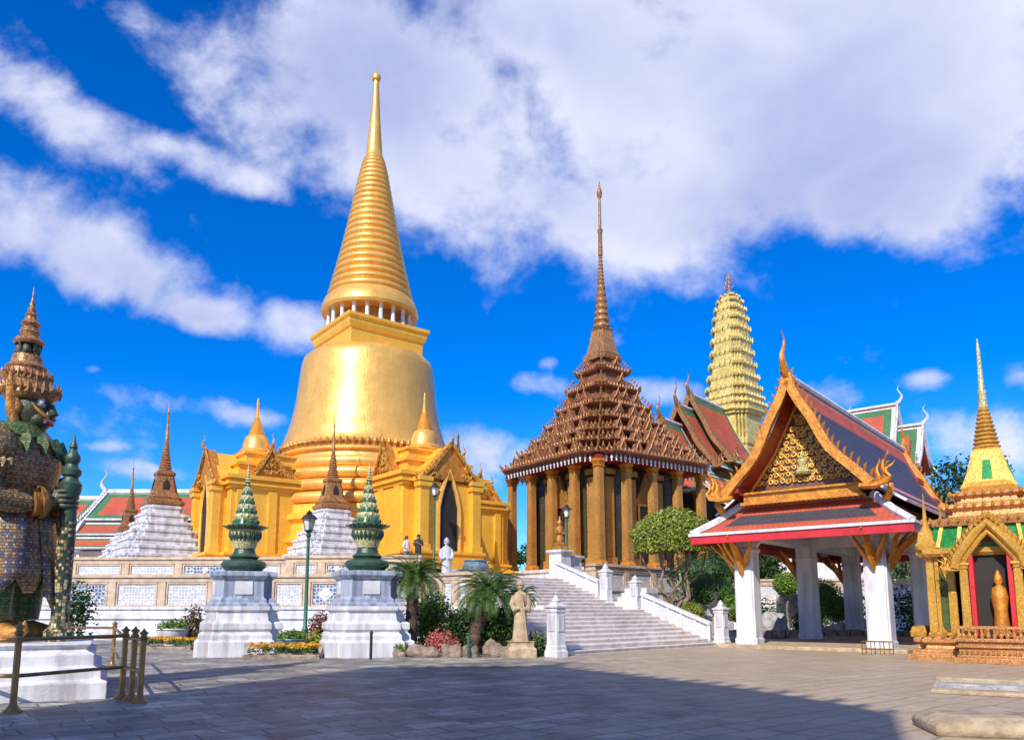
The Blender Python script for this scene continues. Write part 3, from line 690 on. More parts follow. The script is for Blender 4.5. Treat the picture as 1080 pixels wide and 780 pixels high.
# ------------------------------------------------------------------ large unseen hall behind the viewer, outline shaped to shade the paving
def hall_behind():
    az = math.degrees(-SUN_AZ)
    t = thing('shadow_hall', 'tall unseen white hall with gable roof behind the viewer, shaped to cast its shadow', 'temple hall', (0, 0, 0), -az)
    pr = [(-12.3, 0), (-12.3, 20.4), (-8.0, 22.6), (-2.3, 19.3), (-.3, 17.6), (.5, 16.6), (.5, 0)]
    w = MB(); w.prism([(x, -8, z) for x, z in pr], (0, -8, 0), (0, -26, 0)); w.build('wall', M['white'], t)
    r_ = MB()
    for (x0, z0), (x1, z1) in zip(pr[1:-2], pr[2:-1]): r_.prism([(x0, -7.6, z0 + .02), (x1, -7.6, z1 + .02), (x1, -7.6, z1 + .3), (x0, -7.6, z0 + .3)], (0, -7.6, 0), (0, -26.4, 0))
    r_.build('roof', M['terracotta'], t)
    for (x0, z0), (x1, z1) in zip(pr[1:-2], pr[2:-1]):
        n = max(2, int(math.hypot(x1 - x0, z1 - z0) / .55)); a = MB()
        for k in range(n): f = (k + .5) / n; a.spike((lerp(x0, x1, f), -7.7, lerp(z0, z1, f) + .25), (.35 * (1 if x0 > -8.1 else -1), 0, 1), (1, 0, 0), rng.uniform(.5, .85), .4)
        a.build('bargeboard', M['orange_gild'], t)  # teeth added to break up the edge of the cast shadow
    a = MB(); horn(a, (-8, -7.7, 22.7), (0, 1, 0), 2.4, .22); a.build('ridge_finial', M['orange_gild'], t)
    for x in (-10, -7, -4, -1.2):
        b = MB(); b.box((x, -7.98, 3.6), (1.5, .16, 4.2)); d = b.build('window', M['darkred'], t)
hall_behind()

# ------------------------------------------------------------------ terraces
def terraces():
    tm = pm('terrace_paving', (.62, .52, .42), (.45, .36, .28), 2, .7, 0, .3, 12)
    a = MB(); P = [(-60, 41.8), (-12.9, 40.6), (-4.5, 39.7), (-1.6, 36.95), (-1.3, 36.9), (2.45, 40.65), (3.6, 41.8), (13, 51.2), (34, 72), (60, 120), (-60, 120)]
    a.prism([(x, y, -.2) for x, y in P], (0, 0, -.2), (0, 0, 3.2)); tag(a.build('terrace_ground', tm), 'raised stone terrace under the gilded stupa', 'terrace', None, 'structure')
    b = MB(); P = [(-60, 44.0), (-12.4, 43.2), (-12.1, 42.1), (-5.0, 41.8), (-4.9, 45.5), (0, 52), (0, 75), (-60, 75)]
    b.prism([(x, y, 3.1) for x, y in P], (0, 0, 3.1), (0, 0, 4.0)); tag(b.build('upper_terrace_ground', tm), 'upper stone terrace carrying the gilded stupa', 'terrace', None, 'structure')
    ms = [M['white'], M['tan'], M['panel_pale'], M['panel_blue']]
    g1, g2 = 'lower terrace walls with ceramic panels', 'upper terrace parapets with ceramic panels'
    panel_wall('long lower terrace wall with pale ceramic panels behind the yellow flowers', (-40, 41.0), (-12.9, 40.1), (0, 1.75, 3.0, 3.4), 10, g1, ms, mark=(6,))
    panel_wall('lower terrace wall with a blue diamond panel between the two marble pedestals', (-12.85, 40.1), (-4.6, 39.2), (0, 1.75, 3.0, 3.4), 4, g1, ms, mark=(1,))
    panel_wall('short terrace wall hidden behind the cycads beside the stairway', (-4.55, 39.2), (-1.75, 36.5), (0, 1.75, 3.0, 3.4), 3, g1, ms)
    panel_wall('upper parapet below the slim white spire shrine, with lattice panels', (-40, 43.3), (-12.5, 42.6), (3.2, 3.45, 4.12, 4.5), 9, g2, ms, mark=(7,))
    panel_wall('upper parapet with a dark blue panel below the white shrine in front of the stupa', (-12.3, 41.5), (-5.0, 41.2), (3.2, 3.45, 4.1, 4.5), 4, g2, ms, mark=(1,))
    panel_wall('low ceramic parapet below the columned hall, right of the stairway', (4.6, 42.6), (14.6, 52.6), (0, 2.9, 3.75, 4.15), 5, g2, [M['white'], M['tan'], M['panel_pale'], M['panel_blue']])
terraces()

# ------------------------------------------------------------------ stairway
def pillar(label, loc, h, w=.95, rz=45):
    t = thing('gate_pillar', label, 'pillar', loc, rz, 'white pillars of the stairway'); b = MB(); r = w / 2
    b.loft(SQ, [(r * 1.25, -.1), (r * 1.25, .18), (r * 1.1, .24), (r * 1.1, .34), (r, .4), (r * .97, h * .70), (r * 1.08, h * .72), (r * 1.08, h * .75), (r * .98, h * .77)], (0, 0, 0))
    b.build('shaft', M['white'], t, bevel=.015)
    c = MB(); c.loft(SQ, [(r * .98, h * .768), (r * 1.25, h * .79), (r * 1.25, h * .815), (r * .85, h * .84), (r * .45, h * .88)], (0, 0, 0)); c.lathe([(.12, h * .87), (.16, h * .90), (.11, h * .93), (.07, h * .96), (.02, h)], 12)
    c.build('cap', M['white'], t, bevel=.01)
    for s_ in ((0, -1), (1, 0), (0, 1), (-1, 0)):
        p = MB(); p.box((s_[0] * r * .985, s_[1] * r * .985, h * .54), (r * 1.3 if s_[1] else .05, r * 1.3 if s_[0] else .05, h * .26)); p.build('panel', M['white_worn'], t)
    return t
def balustrade(label, root_loc, x, pts, rz=45, th=.26, h=.92):
    """solid panelled balustrade; pts = [(t, z)] run along local y"""
    t = thing('stair_balustrade', label, 'balustrade', root_loc, rz, 'panelled white balustrades of the stairway')
    (t0, z0), (t1, z1) = pts; d = (z1 - z0)
    def para(y0, y1, a0, a1, w, m, name, par=t):
        f0, f1 = (y0 - t0) / (t1 - t0), (y1 - t0) / (t1 - t0); b = MB()
        q = [(y0, z0 + d * f0 + a0), (y1, z0 + d * f1 + a0), (y1, z0 + d * f1 + a1), (y0, z0 + d * f0 + a1)]
        b.prism([(x - w / 2, y, z) for y, z in q], (x - w / 2, 0, 0), (x + w / 2, 0, 0)); return b.build(name, M[m], par, bevel=.012)
    para(t0, t1, -.42, .16, th * 1.25, 'white', 'stringer'); para(t0, t1, .16, h - .14, th * .4, 'panel_pale', 'web'); para(t0, t1, h - .14, h, th * 1.3, 'white', 'rail')
    n = max(3, int((t1 - t0) / .62))
    for i in range(n + 1):
        y = lerp(t0 + .06, t1 - .06, i / n); para(y - .06, y + .06, .16, h - .14, th * .85, 'white', 'baluster')
    return t
def stairs():
    root = Vector((9.0, 34.0, 0))
    t = thing('stairway', 'broad marble stairway climbing to the terrace', 'stairway', root, 45)
    rise, tread = .16, .42; W1, W2 = 10.6, 5.7
    for i in range(10):
        b = MB(); b.box((-W1 / 2, i * tread + (4.2 - i * tread) / 2 + .3, rise * (i + .5) - .01 * (i == 0)), (W1, 4.2 - i * tread + .6, rise - .003)); b.box((-W1 / 2, i * tread - .012, rise * (i + 1) - .025), (W1, .06, .05)); b.build('step', M['step'], t, bevel=.012)
    b = MB(); b.box((-W1 / 2, 5.05, .79), (W1, 1.3, 1.59)); b.build('landing', M['step'], t)
    for i in range(10):
        y = 5.1 + i * tread; b = MB(); b.box((-W2 / 2, (y + 9.6) / 2, 1.6 + rise * (i + .5)), (W2, 9.6 - y, rise - .003)); b.box((-W2 / 2, y - .012, 1.6 + rise * (i + 1) - .025), (W2, .06, .05)); b.build('step', M['step'], t, bevel=.012)
    s2 = thing('side_steps', 'small white side steps between two stair pillars', 'steps', root, 45)
    for i in range(5):
        b = MB(); b.box((.55 + i * .16 + .6, 5.2, 1.0 + .1 * i), (2.2 - .3 * i, 1.35, 1.5 + .25 * i)); b.build('step', M['white'], s2, bevel=.012)
    def L(x, y, z=0): return root + Vector(((x - y) * math.sqrt(.5), (x + y) * math.sqrt(.5), z))
    pillar('white stair pillar at the right foot of the stairway, beside the garden', L(.25, -.15), 2.0, .46)
    pillar('tall white stair pillar at the left foot of the stairway, beside the stone statue', L(-10.75, -.15), 2.1, .46)
    pillar('slim white pillar where the lower right balustrade ends, right of the side steps', L(.25, 4.45, 1.5), 1.75, .42)
    pillar('white pillar at the foot of the upper balustrade, left of the side steps', L(.1, 6.15, 1.75), 2.15, .46)
    balustrade('lower white balustrade running up from the right foot of the stairway', root, .3, [(.4, .1), (4.1, 1.5)])
    balustrade('upper white balustrade running up to the terrace level', root, .15, [(6.6, 2.15), (9.5, 3.25)])
    p = thing('white_plinth', 'pair of white rendered plinths at the head of the stairway, statue on top', 'plinth', L(.9, 9.9, 3.2), 45)
    for k, (x, y, h) in enumerate(((0, 0, 1.6), (1.15, .2, 1.35))):
        b = MB(); b.loft(SQ, [(.55, -.2), (.55, .2), (.44, .3), (.42, h - .25), (.55, h - .12), (.55, h)], (x, y, 0)); b.build('block', M['white'], p, bevel=.02)
    q = L(.9, 9.9, 4.8); st = thing('gilded_statuette', 'small gilded statuette on the white plinth at the stair head', 'statue', q, 30)
    b = MB(); b.loft(redent(2, .12), [(.36, 0), (.36, .12), (.28, .2), (.3, .34), (.22, .42)]); b.build('base', M['oldgold'], st)
    b = MB(); b.lathe([(.2, .42), (.25, .6), (.17, .85), (.25, 1.1), (.23, 1.28), (.08, 1.36), (.14, 1.46), (.13, 1.6), (.06, 1.68), (.03, 1.9)], 12); b.tube([(-.22, 0, 1.22), (-.3, -.05, .98), (-.12, -.22, .95)], [.07, .06, .05]); b.tube([(.22, 0, 1.22), (.3, -.05, .98), (.12, -.22, .95)], [.07, .06, .05]); b.build('figure', M['oldgold'], st, True)
    pt = thing('stone_pot', 'dark glazed pot on the terrace at the left stair head', 'pot', L(-4.9, 10.4, 3.2), 0)
    b = MB(); b.lathe([(.42, 0), (.62, .25), (.68, .5), (.55, .72), (.62, .78), (.6, .82), (.5, .76), (.45, .6)], 18); b.build('body', M['blue_bowl'], pt, True)
    b = MB(); b.lathe([(.48, .7), (.3, .74), (.02, .75)], 14); b.build('soil', M['soil'], pt)
stairs()
# ------------------------------------------------------------------ golden stupa
def stupa():
    t = thing('golden_stupa', 'huge gilded bell-shaped stupa with ringed spire', 'stupa', (-10.5, 53.6, 4.0), 38, None, 1.02)
    O = 4.0
    def p(name, prof, mat='gold2', n=72, par=t, ang=30): b = MB(); b.lathe([(r, z - O) for r, z in prof], n); return b.build(name, M[mat], par, True, ang)
    # drum and base mouldings
    pr = [(7.3, 3.9), (7.3, 4.7), (7.1, 4.8), (7.0, 5.5), (7.3, 5.7), (7.3, 5.95), (6.95, 6.1), (6.9, 6.9), (7.2, 7.1), (7.2, 7.4), (6.9, 7.55), (6.8, 8.05)]
    p('base_drum', pr, 'gold')
    for i, (r, z) in enumerate(((6.9, 8.1), (6.65, 8.95), (6.4, 9.75), (6.1, 10.5))):
        q = [(r - .55, z - .05)] + [(r - .25 + .35 * math.sin(a), z + .38 - .36 * math.cos(a)) for a in [math.pi * k / 10 for k in range(11)]] + [(r - .6, z + .78)]
        p('ring_moulding', q, 'gold2')
    p('neck', [(5.75, 11.2), (5.7, 11.6), (5.95, 11.7), (5.95, 11.85), (5.72, 11.95), (5.72, 12.25)], 'gold2')
    lp = MB()
    for i in range(84):
        a = 2 * math.pi * i / 84; o = Vector((math.cos(a), math.sin(a), 0)); lp.spike(o * 5.70 + Vector((0, 0, 11.9 - O)), o * .35 + Vector((0, 0, 1)), o, .62, .4)
    lp.build('lotus_petal_band', M['oldgold'], t)
    bell = [(5.85, 12.2), (5.9, 12.35), (5.72, 12.5), (5.66, 12.9), (5.40, 13.6), (5.18, 14.4), (5.02, 15.2), (4.89, 16), (4.80, 16.9), (4.71, 17.8), (4.62, 18.5), (4.48, 18.95), (4.15, 19.25), (3.6, 19.4), (2.9, 19.45)]
    p('bell', bell, 'gold2', 96, ang=50)
    hm = MB(); hm.loft(SQ, [(2.9, 18.2), (2.9, 19.2), (2.8, 19.3), (2.8, 20.35), (2.92, 20.45), (3.02, 20.75), (3.02, 20.95), (3.16, 21.1), (3.16, 21.35), (2.6, 21.4)], (0, 0, -O)); hm.build('square_platform', M['gold'], t, bevel=.03)
    p('inner_drum', [(2.35, 21.2), (2.35, 22.7)], 'oldgold', 48)
    for i in range(20):
        a = 2 * math.pi * (i + .3) / 20; b = MB(); b.lathe([(.2, 21.35 - O), (.15, 21.5 - O), (.13, 22.4 - O), (.2, 22.55 - O)], 10, (2.95 * math.cos(a), 2.95 * math.sin(a), 0)); b.build('colonette', M['grey_plaster'], t, True)
    p('cone_rim', [(2.2, 22.45), (3.38, 22.5), (3.48, 22.7), (3.42, 23.05), (3.25, 23.5), (2.9, 23.9)], 'gold2', 64)
    rings = []; n = 24; z = 23.85; r = 3.08
    zs = [23.8 + (34.9 - 23.8) * (1 - (1 - i / n) ** 1.22) for i in range(n + 1)]
    for i in range(n):
        z0, z1 = zs[i], zs[i + 1]; r0 = lerp(3.02, .66, i / n) * (1 - .10 * math.sin(math.pi * i / n)); h = z1 - z0
        rings += [(r0 * .9, z0)] + [(r0 * .9 + (r0 * .10 + .03) * math.sin(a), z0 + h * (.5 - .46 * math.cos(a))) for a in [math.pi * k / 6 for k in range(1, 6)]]
    rings += [(.6, 34.9)]
    p('ringed_spire', rings, 'gold2', 56, ang=50)
    p('spire_tip', [(.62, 34.85), (.68, 35.0), (.60, 35.3), (.5, 36.6), (.38, 38.2), (.28, 39.8), (.2, 41.1), (.18, 41.3)], 'gold2', 24)
    p('finial', [(.18, 41.25), (.3, 41.35), (.34, 41.55), (.3, 41.75), (.18, 41.9), (.1, 42.0), (.03, 42.2)], 'gold2', 16)
    # four porches
    for k in range(4):
        a = k * math.pi / 2; MZ = Matrix.Rotation(a, 4, 'Z')
        def pt(name, fn, mat, par=t, **kw):
            b = MB(); b.M = MZ; fn(b); return b.build(name, M[mat] if isinstance(mat, str) else mat, par, **kw)
        def plan(hw, y0, y1): return [(-hw, y0), (-hw, y1), (hw, y1), (hw, y0)]
        def block(b, hw, y1, z0, z1, out=0.): b.box((0, (y1 - 4.0) / 2 - out / 2, (z0 + z1) / 2 - O), (hw * 2 + out * 2, -y1 - 4.0 + out, z1 - z0))
        hw, yf = 2.75, -10.1
        def body(b):
            block(b, hw, yf, 4.9, 8.75)
            block(b, hw * .72, yf - .55, 4.9, 9.0)
        w = pt('porch', body, 'gold', bevel=.03)
        def base(b):
            for z0, z1, o in ((3.9, 4.3, .55), (4.3, 4.55, .42), (4.55, 4.75, .22), (4.75, 4.95, .32)): block(b, hw, yf, z0, z1 - .004, o); b.box((0, yf - .3 - o / 2, (z0 + z1) / 2 - O), (hw * 1.44 + o * 2, 1.1 + o, z1 - z0 - .01))
        pt('porch_base', base, 'gold', w, bevel=.02)
        def corn(b):
            for z0, z1, o in ((8.75, 8.95, .12), (8.95, 9.15, .28), (9.15, 9.3, .18), (9.3, 9.55, .4)): block(b, hw, yf, z0, z1 - .004, o)
            block(b, hw * .8, yf + .55, 9.55, 10.3); block(b, hw * .8, yf + .55, 10.3, 10.5, .18); block(b, hw * .66, yf + 1.1, 10.5, 11.1); block(b, hw * .66, yf + 1.1, 11.1, 11.25, .15)
        pt('porch_cornice', corn, 'gold', w, bevel=.02)
        for sx in (-1, 1):
            def pil(b, sx=sx):
                x = sx * hw * .66; b.box((x, yf - .62, 6.9 - O), (.62, .5, 3.9)); b.box((x, yf - .66, 5.1 - O), (.8, .62, .4)); b.box((x, yf - .66, 8.75 - O), (.85, .66, .3)); b.box((x, yf - .66, 9.05 - O), (.98, .76, .26))
            pt('pilaster', pil, 'gold', w, bevel=.03)
            def sp(b, sx=sx):
                for q in (-9.5, -7.6): b.box((sx * hw, q, 6.85 - O), (.24, .55, 3.75))
            pt('side_pilaster', sp, 'gold', w, bevel=.02)
        def door(b):
            q = [(-.62, 4.6), (.62, 4.6), (.62, 7.5), (.45, 8.3), (.2, 9.0), (0, 9.5), (-.2, 9.0), (-.45, 8.3), (-.62, 7.5)]
            b.prism([(x, yf - .58, z - O) for x, z in q], (0, yf - .58, 0), (0, yf - .42, 0))
        pt('doorway', door, 'dark', w)
        def dfr(b):
            L_ = [(-.72, 4.6), (-.72, 7.5), (-.52, 8.4), (-.26, 9.15), (0, 9.75), (.26, 9.15), (.52, 8.4), (.72, 7.5), (.72, 4.6)]
            b.tube([(x, yf - .62, z - O) for x, z in L_], .13, 6)
        pt('door_frame', dfr, 'gold2', w)
        def steps(b):
            for i in range(4): b.box((0, yf - 1.0 - .15 * i, 3.3 + .0 + .13 * (3 - i) + .2 - O), (1.5, .5 + .3 * i, .26))
        pt('porch_step', steps, 'white', w, bevel=.01)
        # gables: front and both flanks
        def gab(b, fx=None):
            T = MZ
            for (A, B, Tp, out) in (((-2.1, yf - .72, 9.15), (2.1, yf - .72, 9.15), (0, yf - .72, 11.4), (0, -1, 0)),
                                    ((-hw - .05, -6.6, 9.55), (-hw - .05, -9.0, 9.55), (-hw - .05, -7.8, 11.45), (-1, 0, 0)), ((hw + .05, -9.0, 9.55), (hw + .05, -6.6, 9.55), (hw + .05, -7.8, 11.45), (1, 0, 0))):
                A, B, Tp, out = [Vector((q[0], q[1], q[2] - O)) if q[2] > 3 else Vector(q) for q in (A, B, Tp, out)]
                yield A, B, Tp, out
        for gi, (A, B, Tp, out) in enumerate(gab(None)):
            pd = pt('pediment', lambda b: b.prism([A, B, Tp], Vector((0, 0, 0)), -out * .5), 'orange_gild', w)
            if gi == 0:
                for sx in (0, 1):
                    c = A if sx == 0 else B; pt('scrollwork', lambda b: relief(b, (c, c.lerp(A if sx else B, .30), c.lerp(Tp, .62)), out, 3, 0, sx), 'gold_relief', pd)
            else: pt('scrollwork', lambda b: relief(b, (A.lerp(Tp, .08), B.lerp(Tp, .08), Tp.lerp((A + B) / 2, .1)), out, 4, 0, 3), 'gold_relief', pd)
            for E in (A, B):
                dn = (E - Tp).normalized(); side = Vector((dn.x, dn.y, 0)).normalized()
                def bgf(b): barge(b, E + dn * .25 + out * .1, Tp + out * .1, .14, out, .18, .14, 12, .24); horn(b, E + dn * .25 + out * .1, side, .6, .08)
                pt('bargeboard', bgf, 'gold_relief', w)
            pt('gable_finial', lambda b: horn(b, Tp + out * .1, out, .9, .09), 'gold_relief', w)
        def roof(b):
            b.prism([(-2.0, yf - .4, 9.4 - O), (2.0, yf - .4, 9.4 - O), (0, yf - .4, 11.25 - O)], (0, yf - .4, 0), (0, -5.2, 0)); b.prism([(-hw, -6.7, 9.5 - O), (-hw, -8.9, 9.5 - O), (-hw, -7.8, 11.25 - O)], (-hw, 0, 0), (hw, 0, 0))
        pt('porch_roof', roof, 'gold', w)
        sz = 11.15
        b = MB(); b.M = MZ @ Matrix.Translation((0, -7.8, sz - O))
        b.loft(redent(1, .2), [(1.15, -.4), (1.15, .1), (1.3, .2), (.95, .35)]); b.build('spire_base', M['gold'], w)
        b = MB(); b.M = MZ @ Matrix.Translation((0, -7.8, sz - O))
        b.lathe([(1.0, .3), (1.05, .45), (.86, .6), (.8, 1.0), (.7, 1.35), (.5, 1.55)] + [q for i in range(8) for q in ((.44 - i * .04, 1.6 + i * .14), (.5 - i * .042, 1.66 + i * .14), (.43 - i * .042, 1.73 + i * .14))] + [(.14, 2.75), (.07, 3.5), (.1, 3.58), (.02, 4.0)], 20)
        b.build('porch_spire', M['gold2'], w, True, 35)
stupa()

# ------------------------------------------------------------------ small white spire shrines on the terrace
def white_chedi(label, loc, s=1., rz=38, hs=1.):
    t = thing('white_spire_shrine', label, 'small stupa', loc, rz, 'white stepped shrines with brown spires', s)
    b = MB(); pr = []; z = 0; r = 2.9
    for i in range(8):
        h = .52 if i else .5; pr += [(r, z), (r, z + h * .55), (r + .07, z + h * .62), (r + .07, z + h * .9), (r - .1, z + h)]; z += h; r -= .26
    b.loft(redent(3, .09), pr); b.build('stepped_base', M['white_worn'], t)
    for i in range(1, 8):
        for sx, sy in ((1, 1), (-1, 1), (1, -1), (-1, -1)):
            rr = 2.9 - .26 * i; k = MB(); k.spike((sx * rr * .84, sy * rr * .84, .52 * i), (sx * .3, sy * .3, 1), (sx, sy, 0), .34, .26); k.build('stucco_leaf', M['white'], t)
    c = MB(); c.loft(redent(2, .14), [(1.0, z - .02), (1.12, z + .1), (1.12, z + .3), (.95, z + .4), (1.0, z + .55), (.84, z + .66), (.72, z + .9), (.5, z + 1.95), (.58, z + 2.05), (.58, z + 2.2), (.42, z + 2.3)]); c.build('mosaic_body', M['brown_gold'], t)
    for q in range(4):
        a = q * math.pi / 2; d = MB(); d.M = Matrix.Rotation(a, 4, 'Z'); d.prism([(-.2, -.72, z + .75), (.2, -.72, z + .75), (.2, -.66, z + 1.4), (0, -.62, z + 1.75), (-.2, -.66, z + 1.4)], (0, -.7, 0), (0, -.55, 0)); d.build('niche', M['dark'], t)
    e = MB(); zz = z + 2.28; pr = []
    for i in range(12):
        r0 = lerp(.42, .12, i / 11); pr += [(r0 * .82, zz), (r0, zz + .06), (r0, zz + .12), (r0 * .8, zz + .17)]; zz += .175
    e.lathe(pr, 16); e.build('ringed_cone', M['brown_gold'], t, True, 30)
    f = MB(); f.lathe([(.12, zz), (.08, zz + .8), (.05, zz + 1.7), (.1, zz + 1.78), (.04, zz + 1.9), (.015, zz + 2.9)], 10); f.build('needle', M['oldgold'], t, True)
    return t
white_chedi('white stepped shrine with dark spire beside the red-roofed gallery, left of the stupa', at(168, 590, 48.2).xy.to_3d() + Vector((0, 0, 3.95)), 1.0)
white_chedi('white stepped shrine with tall brown spire standing in front of the golden stupa', at(348, 590, 44.9).xy.to_3d() + Vector((0, 0, 3.95)), .84)
white_chedi('smaller far white shrine whose gold spire rises before the red roof', at(134, 590, 58).xy.to_3d() + Vector((0, 0, 3.95)), .82)

# ------------------------------------------------------------------ marble pedestals with green porcelain spires
def green_spire(label, plabel, px, Y, rz, worn, dx):
    q = at(px, 690, Y); loc = Vector((q.x + dx, Y, 0))
    t = thing('marble_pedestal', plabel, 'pedestal', loc, rz, 'marble pedestals at the terrace foot'); t.scale = (.94, .94, 1)
    pl = redent(1, .3); b = MB()
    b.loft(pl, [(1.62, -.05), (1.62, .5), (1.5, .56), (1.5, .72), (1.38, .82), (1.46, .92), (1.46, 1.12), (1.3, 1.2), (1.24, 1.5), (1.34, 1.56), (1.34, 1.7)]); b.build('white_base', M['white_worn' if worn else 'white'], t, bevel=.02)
    d = MB(); d.loft(pl, [(1.3, 1.695), (1.3, 1.78), (1.16, 1.84), (1.16, 1.94), (1.05, 2.0), (1.02, 2.05), (1.02, 2.62), (1.12, 2.68), (1.2, 2.76), (1.2, 2.9), (1.06, 2.93)]); d.build('marble_drum', M['marble'], t, bevel=.015)
    for k in range(4):
        e = MB(); e.M = Matrix.Rotation(k * math.pi / 2, 4, 'Z')
        for x, w in ((0, .62),): e.box((x, -1.03, 2.34), (w, .05, .46))
        e.build('marble_panel', M['grey_plaster'], t, bevel=.01)
    u = thing('porcelain_spire', label, 'spire ornament', loc + Vector((0, 0, 2.93)), rz + 20, 'green porcelain spires on pedestals')
    b = MB(); b.lathe([(.6, 0), (.68, .1), (.78, .18), (.80, .28), (.72, .38), (.46, .46), (.54, .54), (.40, .66), (.34, .86)], 28); b.build('foot', M['pr_dkgreen'], u, True, 30)
    b = MB(); b.lathe([(.38, .84), (.41, .95), (.47, 1.15), (.53, 1.4), (.56, 1.55)], 28); b.build('lotus_bowl', M['pr_cream'], u, True)
    r_ = MB(); r_.lathe([(.5, 1.5), (.66, 1.55), (.71, 1.62), (.65, 1.68), (.48, 1.7)], 28)
    for i in range(22):
        a = 2 * math.pi * i / 22; o = Vector((math.cos(a), math.sin(a), 0)); r_.spike(o * .42 + Vector((0, 0, 1.1)), o * .35 + Vector((0, 0, 1)), o, .42, .14); r_.spike(o * .66 + Vector((0, 0, 1.6)), o * 1.0 + Vector((0, 0, .5)), o, .16, .14)
    r_.build('petal_rim', M['pr_dkgreen'], u)
    prof = lambda h: lerp(.43, .05, h ** .9)
    n = 9; c = MB(); pr = []; mr = []
    for i in range(n):
        z0, z1 = 1.66 + 1.62 * (i / n) ** .85, 1.66 + 1.62 * ((i + 1) / n) ** .85; ra, rb = prof(i / n), prof((i + 1) / n)
        pr += [(ra * 1.04, z0), (ra * 1.06, z0 + (z1 - z0) * .3), (rb * 1.05, z1 - .01)]; mr += [i % 2] * 3
    c.lathe(pr, 24, mr=mr[:-1]); sk = c
    for i in range(n):
        z0 = 1.66 + 1.62 * ((i + .9) / n) ** .85; ra = prof((i + .95) / n)
        for k in range(12):
            a = 2 * math.pi * (k + .5 * (i % 2)) / 12; o = Vector((math.cos(a), math.sin(a), 0)); sk.spike(o * ra * 1.02 + Vector((0, 0, z0)), Vector((0, 0, -1)) + o * .35, o, .17, ra * .42, i % 2)
    c.build('cone', [M['pr_green'], M['pr_cream']], u, True, 25)
    e = MB(); pr = []
    for i in range(5): pr += [(.07 - .008 * i, 3.26 + i * .1), (.13 - .018 * i, 3.31 + i * .1), (.065 - .008 * i, 3.36 + i * .1)]
    e.lathe(pr + [(.03, 3.8), (.012, 4.05)], 12); e.build('finial', M['pr_cream'], u, True)
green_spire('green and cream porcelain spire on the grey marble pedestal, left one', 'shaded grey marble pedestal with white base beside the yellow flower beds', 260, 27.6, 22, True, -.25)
green_spire('green and cream porcelain spire beside the cycad, before the golden stupa', 'brighter pedestal dappled by palm shadow, left of the cycads', 392, 27.2, 22, False, -.25)

